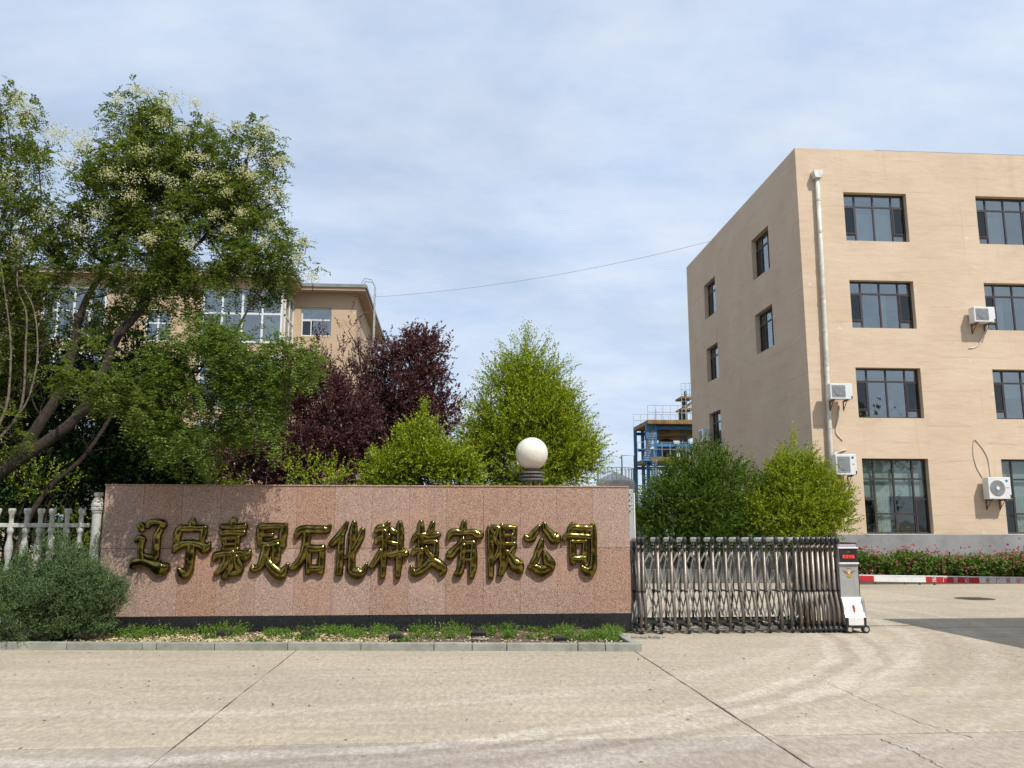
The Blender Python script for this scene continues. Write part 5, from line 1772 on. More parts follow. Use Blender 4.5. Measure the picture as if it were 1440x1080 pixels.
# overhead wire between the two buildings
wa, wb = aty(523, 418, 41.0), aty(1003, 338, 36.0)
wb.x = OBX - 0.02; wb = CAM + ray(1003, 338) * ((OBX - 0.02) / ray(1003, 338).x)
pts = []
for k in range(11):
    t = k / 10
    p = wa.lerp(wb, t); p.z -= 4 * 0.42 * t * (1 - t)
    pts.append(tuple(p))
wire('overhead_wire', pts, 0.011, M['grey_steel'], 'thin overhead wire slung between the apartment block and the office block', 'wire', per=3)

# ================================================================= PROCESS TOWER
TY = 60.0
def TX(px): return aty(px, 640, TY).x
def TZ(py): return aty(935, py, TY).z
tw = empty('process_tower', (TX(915), TY, 0), 'blue steel process tower with decks, stair and dark vessels beyond the yard', 'industrial tower')
o0 = tw.location.copy()
def tpart(name, q, mat, smooth=False):
    return q.build(name, mat, tw, smooth, loc=(-o0.x, -o0.y, 0))
zt, zm, zl = TZ(597), TZ(626), TZ(649)
xl, xr = TX(914), TX(985)
for x in (TX(911), TX(922), xr):
    for y in (TY, TY + 4):
        q = MB(); q.box(x - 0.11, x + 0.11, y - 0.11, y + 0.11, 0, zt, 0); tpart('column', q, M['blue_steel'])
for z in (zt - 0.25, zm, zl - 0.2):
    for y in (TY, TY + 4):
        q = MB(); q.box(xl - 0.1, xr, y - 0.10, y + 0.10, z - 0.11, z + 0.11); tpart('beam', q, M['blue_steel'])
for (z, a, b_, mt) in ((zt, xl - 0.2, xr + 0.3, 'ochre_steel'), (zl, xl - 0.1, xr, 'ochre_steel')):
    q = MB(); q.box(a, b_, TY - 0.5, TY + 4.4, z, z + 0.28); tpart('deck', q, M[mt])
q = MB(); q.box(TX(925), xr, TY + 0.5, TY + 4.0, zt - 0.75, zt - 0.01); tpart('deck_girder', q, M['ochre_steel'])
def railing(x0, x1, y, z, n):
    q = MB()
    for k in range(n + 1):
        x = x0 + (x1 - x0) * k / n
        q.tube([(x, y, z), (x, y, z + 1.05)], 0.02, 4)
    for h_ in (0.55, 1.05): q.tube([(x0, y, z + h_), (x1, y, z + h_)], 0.018, 4)
    tpart('railing', q, M['grey_steel'])
railing(xl - 0.2, xr, TY - 0.5, zt + 0.28, 7)
railing(xl - 0.2, xr, TY + 4.3, zt + 0.28, 7)
railing(xl - 1.0, xr, TY - 0.5, zl + 0.28, 8)
# stair: stringers and treads
for (xa, za, xb, zb) in ((TX(905), zl, TX(915), zt - 0.7), (TX(917), zl, TX(913), TZ(690))):
    for y in (TY - 0.9, TY - 0.3):
        q = MB(); q.tube([(xa, y, za), (xb, y, zb)], 0.05, 4); tpart('stair_stringer', q, M['blue_steel'])
    for k in range(16):
        t = (k + 0.5) / 16
        x, z = xa + (xb - xa) * t, za + (zb - za) * t
        q = MB(); q.box(x - 0.18, x + 0.18, TY - 0.88, TY - 0.32, z, z + 0.04); tpart('stair_tread', q, M['grey_steel'])
q = MB(); q.box(TX(900), TX(912), TY - 1.0, TY - 0.2, zl - 0.05, zl + 0.05); q.tube([(TX(903), TY - 0.6, zl), (xl, TY - 0.6, zl - 0.8)], 0.05, 4); tpart('stair_landing', q, M['blue_steel'])
vx = TX(947)
q = MB()
q.lathe([(0.6, zl + 0.2), (0.78, zl + 0.5), (0.78, TZ(626)), (0.6, TZ(624)), (0.6, TZ(618)), (0.5, TZ(615)), (0.25, TZ(613.5))], (vx, TY + 2, 0), 20); tpart('vessel', q, M['dark_steel'], True)
q = MB(); q.box(TX(927), TX(938), TY + 1, TY + 3, zl + 0.28, zm - 0.2); tpart('blue_tank', q, M['blue_steel'])
for (x, za, zb) in ((TX(961.5), TZ(690), TZ(575)), (TX(970), TZ(690), TZ(548)), (TX(966), TZ(660), TZ(560))):
    q = MB(); q.tube([(x, TY + 0.6, za), (x, TY + 0.6, zb)], 0.11, 8); tpart('riser_pipe', q, M['dark_steel'])
for (pa, pb, z1) in (((947, 613), (972, 611), 0), ((961, 575), (973, 566), 0), ((947, 600), (947, 613), 0)):
    a, b_ = aty(pa[0], pa[1], TY + 0.6), aty(pb[0], pb[1], TY + 0.6)
    q = MB(); q.tube([a, b_], 0.09, 6); tpart('riser_pipe', q, M['dark_steel'])
for py in (559, 575, 592):
    z = TZ(py)
    q = MB(); q.box(TX(960), TX(978), TY - 0.2, TY + 1.5, z - 0.06, z + 0.08); tpart('catwalk', q, M['ochre_steel'])
    railing(TX(960), TX(978), TY - 0.2, z, 3)
q = MB(); q.tube([(TX(924), TY, zt), (TX(924), TY, TZ(576))], 0.035, 5); tpart('mast', q, M['grey_steel'])

# storage tank left of it
kx = aty(871, 680, 48).x
kx0, kx1 = aty(843, 680, 48).x, aty(897.5, 680, 48).x
kr = (kx1 - kx0) / 2
tk = empty('storage_tank', ((kx0 + kx1) / 2, 49, 0), 'pale cylindrical storage tank with roof railing rising over the right end of the wall', 'tank')
zt2 = aty(870, 676, 48).z
q = MB(); q.lathe([(kr, 0), (kr, zt2), (kr * 0.96, zt2 + 0.08), (0.1, zt2 + 0.55)], seg=36); q.build('shell', M['tank'], tk, smooth=False)
q = MB()
n = 26
for k in range(n):
    a = 2 * math.pi * k / n
    x, y = kr * 0.95 * math.cos(a), kr * 0.95 * math.sin(a)
    q.tube([(x, y, zt2), (x, y, zt2 + 0.75)], 0.02, 4)
    a2 = 2 * math.pi * (k + 1) / n
    x2, y2 = kr * 0.95 * math.cos(a2), kr * 0.95 * math.sin(a2)
    q.tube([(x, y, zt2 + 0.75), (x2, y2, zt2 + 0.75)], 0.02, 4)
q.build('roof_railing', M['grey_steel'], tk)
q = MB()
a_, b_ = kr * 0.3, kr * 0.95
q.tube([(a_, -kr * 0.3, zt2 + 0.2), (a_, -kr * 0.3, zt2 + 1.5), (b_, -kr * 0.3, zt2 + 1.5), (b_, -kr * 0.3, 0)], 0.04, 5)
q.build('vent_pipe', M['dark_steel'], tk)
rk = empty('pipe_rack', (aty(903, 700, 55).x, 55, 0), 'small steel rail frame between the storage tank and the blue tower', 'frame')
q = MB()
zz_ = aty(903, 683, 55).z
for k in range(4): q.tube([(-0.4 + k * 0.45, 0, 0), (-0.4 + k * 0.45, 0, zz_)], 0.04, 4)
q.tube([(-0.4, 0, zz_), (1.2, 0, zz_)], 0.04, 4); q.tube([(-0.4, 0, zz_ - 0.5), (1.2, 0, zz_ - 0.5)], 0.03, 4)
q.build('rails', M['dark_steel'], rk)
q = MB(); q.box(-1.0, 1.6, 0.2, 1.2, 0, zz_ - 1.4); q.build('base_block', M['dark_steel'], rk)

# ================================================================= VEGETATION
def thing_tree(name, base, label, group=None, cat='tree'):
    return empty(name, base, label, cat, group)


def crown(parent, name, parts, mat):
    """parts: list of (P, D, N, L, W) arrays"""
    P = np.concatenate([p[0] for p in parts]); D = np.concatenate([p[1] for p in parts]); Nn = np.concatenate([p[2] for p in parts])
    L_ = np.concatenate([np.broadcast_to(p[3], len(p[0])) for p in parts]); W = np.concatenate([np.broadcast_to(p[4], len(p[0])) for p in parts])
    o = leaf_object(name, P, D, Nn, L_, W, mat, parent, origin=tuple(parent.location))
    o['kind'] = 'stuff'
    return o


def sophora(blobs, n, leaf=0.055, clumps=11, tight=0.25, pairs=5, per=4):
    B, D = clumped(blobs, n, clumps, tight, 0.5)
    D = unit(D * 0.8 + rng.normal(size=D.shape) * 0.5 + [0, 0, 0.1])
    P, LD, Nn, T = along_shoots(B, D, rng.uniform(0.15, 0.34, n), per, 0.06, 0.9, 0.2)
    LD = unit(LD + [0, 0, -0.12])
    LP, LL, LN = pinnate(P, LD, rng.uniform(0.13, 0.21, len(P)), pairs, leaf)
    s = rng.uniform(0.75, 1.25, len(LP))
    return (LP, LL, LN, leaf * s, leaf * 0.5 * s)


def panicles(blobs, n, top=0.25):
    B, D = clumped(blobs, n * 6, 14, 0.2, 0.85)
    sc_ = D[:, 2] + rng.normal(size=len(D)) * 0.35
    idx = np.argsort(-sc_)[:n]
    B, D = B[idx], D[idx]
    B = B + D * 0.08
    k = 60
    P = np.repeat(B, k, 0) + rng.normal(size=(len(B) * k, 3)) * [0.075, 0.075, 0.06]
    Dd = unit(rng.normal(size=P.shape) + [0, 0, 0.5])
    return (P, Dd, rng.normal(size=P.shape), rng.uniform(0.015, 0.032, len(P)), rng.uniform(0.012, 0.02, len(P)))


# --- big pagoda tree leaning over the left end of the wall
tA = thing_tree('pagoda_tree', (-7.3, 14.9, 0), 'large pagoda tree with cream blossom leaning over the left end of the wall', 'flowering pagoda trees')
bo = tA.location
top_bl = [pxblob(*a) for a in (
    (192, 168, 34, 14.6), (240, 195, 48, 14.8), (180, 225, 46, 14.4), (290, 222, 44, 14.8), (345, 222, 36, 14.8), (165, 285, 46, 14.6), (362, 195, 16, 14.6), (125, 215, 14, 14.6), (125, 265, 28, 14.7),
    (235, 272, 62, 14.6), (315, 290, 58, 14.8), (362, 285, 30, 14.4), (280, 345, 64, 14.6), (195, 355, 58, 14.8), (120, 340, 40, 15.0), (365, 345, 40, 14.2),
    (345, 390, 40, 14.2), (408, 362, 24, 14.0), (385, 385, 26, 14.0), (250, 405, 46, 14.6), (150, 415, 36, 15.0), (90, 320, 26, 14.8))]
low_bl = [pxblob(*a) for a in ((285, 515, 50, 13.0), (345, 505, 44, 13.0), (398, 515, 34, 12.9), (300, 575, 44, 13.0), (350, 570, 36, 13.0), (245, 555, 36, 13.1), (235, 605, 30, 13.0), (265, 625, 30, 12.9), (425, 505, 20, 12.9), (228, 510, 26, 13.4), (310, 480, 26, 13.2), (370, 610, 20, 12.9))]
over_bl = [(-4.7, 12.7, 3.55, 0.45, 0.35, 0.3), (-5.3, 12.8, 4.0, 0.5, 0.4, 0.35)]
q = MB()
T0 = aty(-70, 745, 14.6); T0.z = 0
t1 = aty(-40, 700, 14.6)
def lpath(pts, Y, r0, r1, seg=8):
    P_ = [tuple(aty(px, py, Y + 0.02 * i)) for i, (px, py) in enumerate(pts)]
    c_ = catmull(P_, 4)
    n = len(c_)
    q.tube([Vector(p) - bo for p in c_], [r0 + (r1 - r0) * (i / (n - 1)) for i in range(n)], seg)
    return P_
q.tube([T0 - bo, t1 - bo + Vector((0, 0, -0.4)), t1 - bo], [0.2, 0.16, 0.15], 10)
q.build('trunk', M['bark'], tA, smooth=True)
q = MB()
La = lpath([(-45, 705), (0, 664), (55, 628), (105, 590), (135, 545), (165, 475), (195, 435), (230, 380), (255, 300)], 14.5, 0.12, 0.03)
Lb = lpath([(-40, 700), (20, 648), (60, 590), (88, 545), (100, 500), (110, 455), (122, 420), (150, 370), (180, 290), (188, 200)], 14.6, 0.11, 0.025)
Lc = lpath([(105, 590), (150, 560), (200, 530), (270, 520), (320, 485)], 13.7, 0.05, 0.015)
Ld = lpath([(165, 475), (205, 430), (225, 395), (290, 330), (330, 270)], 14.5, 0.05, 0.015)
Le = lpath([(20, 790), (40, 730), (75, 680), (120, 640), (170, 560), (190, 500)], 15.0, 0.06, 0.02)
q.build('limb', M['bark'], tA, smooth=True)
q = MB()
Lf = lpath([(-20, 640), (8, 575), (14, 530), (15, 480), (8, 420), (-5, 330)], 14.1, 0.026, 0.009, 6)
Lg = lpath([(-5, 620), (22, 590), (33, 555), (36, 490), (37, 440), (24, 400), (30, 330)], 14.1, 0.026, 0.009, 6)
Lh = lpath([(22, 590), (40, 560), (52, 510), (52, 465), (46, 430), (30, 400), (15, 370)], 14.0, 0.017, 0.007, 6)
q.build('pale_limb', M['bark_pale'], tA, smooth=True)
q = MB()
starts = [Vector(p) for L_ in (La, Lb, Lc, Ld) for p in L_[3:]]
for set_ in (top_bl, low_bl):
    for bl in set_:
        c = Vector(bl[:3]); rr = Vector(bl[3:6])
        s_ = min(starts, key=lambda p: (p - c).length)
        pts = limb(q, s_ - bo, c - bo, 0.026, 0.010, sag=-0.05, seg=5, n=5)
        for _ in range(7):
            d = Vector((random.gauss(0, 1), random.gauss(0, 1), random.gauss(0.4, 0.8))).normalized()
            limb(q, pts[random.choice((3, 4, 5))], c - bo + Vector((d.x * rr.x, d.y * rr.y, d.z * rr.z)) * 0.95, 0.009, 0.003, seg=4, n=4)
for L_ in (La, Lb, Le, Lf, Lg, Lh):
    for _ in range(9):
        p = Vector(random.choice(L_[1:])) - bo
        e = p + Vector((random.gauss(0, 0.35), random.gauss(0, 0.3), random.uniform(0.1, 0.7)))
        pts = limb(q, p, e, 0.012, 0.003, seg=4, n=5, wob=0.12)
        limb(q, pts[3], pts[3] + Vector((random.gauss(0, 0.2), random.gauss(0, 0.2), random.uniform(0.0, 0.35))), 0.006, 0.002, seg=4, n=3)
for bl in over_bl:
    limb(q, Vector(Lb[3]) - bo, Vector(bl[:3]) - bo, 0.022, 0.008, seg=5, n=5)
q.build('branch', M['bark'], tA, smooth=True)['kind'] = 'stuff'
crown(tA, 'crown', [sophora(top_bl, 3300), sophora([b_ for b_ in over_bl], 170, clumps=5)], LM['sophora'])
crown(tA, 'lower_crown', [sophora(low_bl, 1700, leaf=0.045, clumps=9, tight=0.33)], LM['sophora_low'])
FL = [(190, 125), (165, 137), (205, 132), (245, 140), (275, 145), (300, 168), (378, 178), (368, 186), (395, 225), (388, 232), (350, 210), (345, 245), (200, 215), (270, 215), (285, 222),
      (160, 240), (215, 250), (150, 245), (185, 245), (240, 255), (280, 243), (352, 245), (390, 270), (300, 302), (240, 305), (205, 338), (212, 335), (265, 340), (325, 322), (372, 338), (428, 340),
      (418, 362), (440, 394), (95, 230), (88, 185), (75, 190), (120, 190), (112, 200), (118, 205), (255, 182), (225, 172), (330, 180), (305, 250), (320, 270), (180, 275), (135, 300), (340, 300), (385, 315), (110, 320), (235, 145)]
FB = np.array([tuple(aty(px + random.gauss(0, 2), py + random.gauss(0, 2), 13.5 + random.uniform(-0.15, 0.3))) for (px, py) in FL])
k = 130
fs_ = np.repeat(rng.uniform(0.05, 0.095, len(FB)), k)[:, None]
P_ = np.repeat(FB, k, 0) + rng.normal(size=(len(FB) * k, 3)) * fs_ * [1, 0.8, 0.8]
crown(tA, 'blossom', [panicles(top_bl, 10), (P_, unit(rng.normal(size=P_.shape) + [0, -0.3, 0.5]), rng.normal(size=P_.shape), rng.uniform(0.02, 0.036, len(P_)), rng.uniform(0.014, 0.024, len(P_)))], LM['blossom'])
q = MB()
for p in FB:
    limb(q, Vector(p) - bo + Vector((random.gauss(0, 0.05), 0.3, -0.12)), Vector(p) - bo, 0.006, 0.003, seg=4, n=3)
q.build('twig', M['bark'], tA)['kind'] = 'stuff'

# --- second pagoda tree cut by the left edge
tB = thing_tree('pagoda_tree', (-9.6, 15.4, 0), 'pagoda tree with sparse cream blossom cut off by the left edge of the view', 'flowering pagoda trees')
bo2 = tB.location
blB = [pxblob(*a) for a in ((10, 165, 36, 14.8), (-30, 210, 60, 14.8), (25, 235, 42, 14.8), (52, 205, 12, 14.6), (-20, 310, 75, 14.8), (35, 300, 40, 14.8), (20, 380, 62, 14.8), (50, 380, 32, 14.9), (-60, 400, 80, 14.6),
                            (10, 450, 48, 14.9), (70, 440, 40, 15.0), (-50, 520, 70, 14.8), (60, 500, 38, 15.2), (15, 610, 26, 13.9))]
q = MB(); limb(q, (0, 0, -0.1), (0.3, -0.2, 3.0), 0.16, 0.11, seg=9); pp = limb(q, (0.3, -0.2, 3.0), Vector(blB[4][:3]) - bo2, 0.1, 0.03, seg=7)
q.build('trunk', M['bark'], tB, smooth=True)
q = MB()
for bl in blB:
    c = Vector(bl[:3]) - bo2; rr = Vector(bl[3:6])
    pts = limb(q, pp[random.randint(0, 5)], c, 0.025, 0.009, seg=5, n=5)
    for _ in range(5):
        d = Vector((random.gauss(0, 1), random.gauss(0, 1), random.gauss(0.4, 0.8))).normalized()
        limb(q, pts[random.choice((3, 4, 5))], c + Vector((d.x * rr.x, d.y * rr.y, d.z * rr.z)) * 0.95, 0.008, 0.003, seg=4, n=4)
q.build('branch', M['bark'], tB, smooth=True)
crown(tB, 'crown', [sophora(blB, 1700)], LM['sophora'])
FB = np.array([tuple(aty(px, py, 14.0 + random.uniform(-0.2, 0.3))) for (px, py) in ((25, 148), (42, 162), (30, 140), (20, 175), (10, 250), (60, 300), (25, 340), (78, 187))])
P_ = np.repeat(FB, k, 0) + rng.normal(size=(len(FB) * k, 3)) * 0.09
crown(tB, 'blossom', [panicles(blB, 12), (P_, unit(rng.normal(size=P_.shape) + [0, -0.3, 0.5]), rng.normal(size=P_.shape), rng.uniform(0.02, 0.036, len(P_)), rng.uniform(0.014, 0.024, len(P_)))], LM['blossom'])


# --- dark shrubs and understory behind the fence and wall
def shrubby(blobs, n, per, Ls, leaf, wr, grav=0.1, up=0.4, spread=0.8, clumps=10, tight=0.33, shell=0.5, flat=0.5):
    B, D = clumped(blobs, n, clumps, tight, shell)
    D = unit(D * 0.6 + rng.normal(size=D.shape) * 0.45 + [0, 0, up])
    P, LD, Nn, T = along_shoots(B, D, rng.uniform(Ls * 0.6, Ls * 1.3, n), per, grav, spread, 0.05, flat)
    s = rng.uniform(0.7, 1.3, len(P))
    return (P, LD, Nn, leaf * s, leaf * wr * s)


def shrub(name, base, label, blobs, specs, bark, group=None, cat='shrub', nstem=7, tw=4):
    t = thing_tree(name, base, label, group, cat)
    b0 = Vector(base)
    q = MB()
    for k in range(nstem):
        bl = random.choice(blobs)
        c = Vector(bl[:3]) - b0
        s_ = Vector((random.gauss(0, 0.12), random.gauss(0, 0.12), -0.02))
        pts = limb(q, s_, c, 0.035, 0.012, seg=5, n=6)
        for _ in range(tw):
            d = Vector((random.gauss(0, 1), random.gauss(0, 1), random.gauss(0.6, 0.8))).normalized()
            limb(q, pts[random.choice((3, 4, 5, 6))], c + Vector((d.x * bl[3], d.y * bl[4], d.z * bl[5])) * 0.9, 0.010, 0.003, seg=4, n=4)
    q.build('stem', bark, t, smooth=True)
    for nm, prt, mt in specs:
        crown(t, nm, prt, mt)
    return t


for i, (pxs, lb) in enumerate((
    (((20, 600, 70), (60, 660, 60), (10, 690, 50), (-40, 640, 80), (30, 540, 50), (20, 740, 50), (60, 540, 50), (0, 480, 50)), 'dark leafy shrub with yellow sunlit flecks behind the left end of the fence'),
    (((130, 600, 70), (110, 660, 60), (160, 560, 55), (170, 660, 55), (90, 720, 50), (140, 505, 45), (100, 760, 40), (170, 500, 40), (200, 540, 40), (60, 600, 50), (190, 460, 25)), 'tall dark evergreen shrub behind the fence post and leaning trunks'),
    (((210, 640, 50), (200, 590, 45), (195, 670, 50), (250, 655, 35)), 'dark shrub directly behind the left corner of the granite wall'))):
    Yb = 16.6 + 0.3 * i
    bl = [pxblob(a, b_, c, Yb) for (a, b_, c) in pxs]
    bx_, by_ = bl[0][0], Yb
    shrub('dark_shrub', (bx_, by_, 0), lb, bl, [('crown', [shrubby(bl, 3600, 9, 0.34, 0.085, 0.5, up=0.25)], LM['dark'])], M['bark'], 'dark shrubs behind the fence', nstem=10, tw=6)

# young golden shoots low behind fence and wall top
for (px, py, Y, r_, lb) in ((48, 675, 15.2, 30, 'small patch of yellow green leaves lit behind the fence balusters'), (125, 750, 14.8, 24, 'yellow green seedling between the last baluster and the end post'),
                            (300, 678, 14.4, 22, 'lime green shoot peeking over the wall above the third character'), (420, 676, 14.5, 26, 'pale green shoot over the wall below the plum foliage'), (455, 672, 14.6, 22, 'lime sprig above the wall left of the golden bush')):
    bl = [pxblob(px, py, r_, Y), pxblob(px + r_, py + 10, r_ * 0.8, Y)]
    base = (bl[0][0], Y, 0)
    shrub('golden_shoot', base, lb, bl, [('crown', [shrubby(bl, 70, 14, 0.35, 0.045, 0.5, up=0.5)], LM['elm_lime'])], M['bark'], 'golden young shoots', nstem=3, tw=3)

# --- purple plum trees
def plum(base, label, pxs, Y, n, sparse=None, deep=1.0):
    bl = [pxblob(a, b_, c, Y, deep) for (a, b_, c) in pxs]
    parts = [shrubby(bl, int(n * 2.0), 16, 0.42, 0.070, 0.5, grav=0.02, up=0.75, spread=0.7, clumps=14, tight=0.30, shell=0.45, flat=0.25)]
    if sparse:
        sb = [pxblob(a, b_, c, Y, 0.8, z) for (a, b_, c, z) in sparse]
        parts.append(shrubby(sb, int(n * 0.3), 15, 0.40, 0.062, 0.5, grav=0.0, up=1.3, spread=0.6, clumps=7, tight=0.22, shell=0.5, flat=0.25))
        bl = bl + sb
    return shrub('purple_plum_tree', base, label, bl, [('crown', parts, LM['plum'])], M['bark'], 'purple leaved plum trees behind the wall', 'tree', nstem=12, tw=7)
x_ = aty(440, 700, 19).x
plum((x_, 19.0, 0), 'wide purple leaved plum tree filling the view behind the middle of the wall', [(430, 610, 62), (400, 650, 58), (470, 640, 52), (350, 650, 52), (440, 560, 48), (300, 655, 45), (490, 590, 42), (400, 590, 45), (250, 665, 35), (420, 540, 40)], 19.0, 1750)
plum((aty(500, 700, 20.5).x, 20.5, 0), 'taller sparse purple plum tree with upright shoots in front of the apartment block corner', [(500, 580, 48), (480, 620, 45), (520, 630, 45)], 20.5, 700, sparse=[(470, 530, 34, 1.4), (505, 500, 26, 1.6), (520, 545, 28, 1.5), (455, 490, 20, 1.2), (490, 465, 14, 2.0), (530, 500, 18, 1.3)])
plum((aty(575, 700, 19.8).x, 19.8, 0), 'dense dark purple plum tree with a rounded top right of the apartment block', [(585, 510, 36), (565, 555, 48), (605, 545, 28), (560, 600, 48), (600, 600, 40), (545, 650, 45), (590, 488, 20), (560, 508, 26), (632, 575, 16), (618, 500, 14), (540, 515, 16)], 19.8, 1250)

# --- golden elms: long feathery shoots
def elm(base, label, core, tips, Y, n, mats, group, leaf=0.045, nt=160, L_=0.55):
    bl = [pxblob(a, b_, c, Y) for (a, b_, c) in core]
    parts = [shrubby(bl, int(n * 3.2), 24, L_, leaf * 1.05, 0.5, grav=0.08, up=0.7, spread=0.6, clumps=22, tight=0.21, shell=0.6, flat=0.3)]
    # leading shoots that break the outline
    tb, td, tl = [], [], []
    for (px, py, qx, qy, k) in tips:
        for _ in range(k):
            a = aty(px + random.gauss(0, 5), py + random.gauss(0, 6), Y + random.gauss(0, 0.15)); b_ = aty(qx + random.gauss(0, 4), qy + random.gauss(0, 5), Y + random.gauss(0, 0.1))
            tb.append(a); td.append((b_ - a).normalized()); tl.append((b_ - a).length)
    tb, td, tl = np.array([tuple(v) for v in tb]), np.array([tuple(v) for v in td]), np.array(tl)
    P, LD, Nn, T = along_shoots(tb, td, tl, 60, 0.0, 0.75, 0.0, 0.3)
    s = rng.uniform(0.6, 1.1, len(P))
    P = P + rng.normal(size=P.shape) * 0.035
    tipp = (P, LD, Nn, leaf * s, leaf * 0.55 * s)
    return shrub('golden_elm', base, label, bl, [('crown', parts, LM[mats[0]]), ('young_shoots', [tipp], LM[mats[1]])], M['bark'], group, 'tree', nstem=14, tw=6)
GE = 'golden elms clipped into bushy cones'
elm((aty(740, 700, 17.2).x, 17.2, 0), 'tall cone shaped golden green elm behind the globe lamp',
    [(742, 600, 54), (702, 640, 46), (785, 640, 44), (738, 552, 34), (766, 568, 30), (740, 660, 56), (698, 595, 30), (793, 600, 24), (740, 512, 17), (714, 545, 20), (772, 530, 16), (668, 658, 28), (814, 662, 24), (742, 625, 50)],
    [(740, 520, 742, 455, 14), (725, 530, 702, 482, 6), (755, 530, 770, 470, 6), (765, 545, 800, 505, 5), (710, 560, 672, 525, 5), (790, 570, 822, 540, 5), (690, 590, 650, 565, 5), (800, 600, 836, 588, 5), (805, 640, 842, 620, 5), (738, 540, 722, 470, 5), (745, 540, 757, 490, 5), (672, 620, 640, 610, 4), (815, 660, 848, 655, 4)],
    17.2, 2100, ('elm', 'elm_lime'), GE)
elm((aty(585, 700, 15.8).x, 15.8, 0), 'low lime tipped golden elm bush behind the wall between plum and tall elm',
    [(585, 658, 32), (552, 668, 26), (618, 662, 30), (594, 620, 17), (645, 668, 22)],
    [(594, 620, 598, 562, 10), (585, 630, 582, 592, 5), (570, 640, 560, 595, 5), (605, 640, 612, 590, 4), (550, 650, 528, 630, 4), (530, 660, 505, 668, 4), (620, 640, 632, 622, 4)],
    15.8, 620, ('elm', 'elm_lime'), GE, nt=60, L_=0.42)
elm((aty(985, 700, 26.6).x, 26.6, 0), 'deep green rounded elm bush behind the left half of the folding gate',
    [(985, 705, 55), (942, 718, 40), (1028, 705, 42), (985, 665, 30), (962, 685, 32), (1012, 668, 28), (1000, 745, 46), (940, 745, 34), (1045, 745, 34), (915, 728, 20)],
    [(985, 660, 990, 622, 6), (1015, 660, 1022, 628, 5), (955, 680, 940, 648, 5), (925, 710, 902, 690, 5), (1040, 680, 1055, 645, 5), (915, 735, 892, 722, 4)],
    26.6, 1500, ('elm_deep', 'elm'), GE, leaf=0.06, L_=0.6)
elm((aty(1118, 700, 26.3).x, 26.3, 0), 'bright yellow green cone of elm in front of the office block corner',
    [(1118, 705, 46), (1083, 715, 36), (1152, 715, 36), (1118, 650, 20), (1118, 742, 46), (1070, 738, 30), (1168, 735, 26), (1102, 685, 26), (1136, 680, 26), (1118, 675, 26), (1178, 702, 16)],
    [(1118, 650, 1117, 594, 7), (1110, 655, 1095, 635, 4), (1130, 655, 1142, 622, 4), (1150, 680, 1178, 655, 5), (1170, 705, 1205, 690, 5), (1085, 690, 1055, 668, 5), (1175, 735, 1198, 745, 4), (1060, 715, 1038, 700, 4)],
    26.3, 1550, ('elm', 'elm_lime'), GE, leaf=0.058, L_=0.55)

# low planter wall round the two elms
pl_ = empty('planter_wall', (9.2, 26.0, 0), 'low grey concrete planter wall under the two elm bushes', 'planter wall')
for i in range(4):
    a = 4.6 + i * 1.55
    q = MB(); q.box(a - 9.2 + 0.006, a + 1.55 - 9.2 - 0.006, -0.1, 0.1, 0, 0.42, 0.012); q.build('planter_block', M['planter'], pl_)
q = MB(); q.box(4.6, 10.8, 26.1, 27.9, -0.02, 0.36); tag(q.build('planter_soil', M['soil']), kind='structure')

# --- rose hedge along the office block
hx0, hx1, hy0, hy1 = 12.7, 28.0, 26.7, 27.75
n = 12000
B = np.stack([rng.uniform(hx0, hx1, n), rng.uniform(hy0, hy1, n), rng.uniform(0.05, 0.62, n)], 1)
B[:, 2] *= 0.95 + 0.16 * np.sin(B[:, 0] * 2.1 + np.sin(B[:, 0] * 0.9) * 2)
Dd = unit(rng.normal(size=B.shape) * [0.5, 0.5, 0.3] + [0, -0.15, 1])
P_, LD, Nn, _t = along_shoots(B, Dd, rng.uniform(0.2, 0.42, n), 9, 0.08, 0.9)
s_ = rng.uniform(0.7, 1.3, len(P_))
tag(leaf_object('rose_hedge_leaves', P_, LD, Nn, 0.085 * s_, 0.05 * s_, LM['hedge']), kind='stuff')
nb_ = 900
bx_ = rng.uniform(hx0, hx1, nb_)
top = 0.74 + 0.10 * np.sin(bx_ * 2.1 + np.sin(bx_ * 0.9) * 2) + rng.normal(size=nb_) * 0.14
front = rng.random(nb_) < 0.45
by_ = np.where(front, hy0 - 0.02 + rng.normal(size=nb_) * 0.06, rng.uniform(hy0, hy1, nb_))
bz_ = np.where(front, rng.uniform(0.2, 0.8, nb_), top + 0.12)
B = np.stack([bx_, by_, bz_], 1)
k_ = 12
ctr = np.repeat(B, k_, 0)
Dd = unit(rng.normal(size=ctr.shape) + [0, -0.3, 0.4])
bl_o = leaf_object('rose_blossoms', ctr, Dd, rng.normal(size=ctr.shape), rng.uniform(0.03, 0.055, len(ctr)), rng.uniform(0.03, 0.05, len(ctr)), LM['rose'])
tag(bl_o, kind='stuff')
q = MB(); q.box(12.45, 28.2, 26.45, 27.96, -0.02, 0.10, 0.01); tag(q.build('hedge_bed', M['soil']), kind='structure')

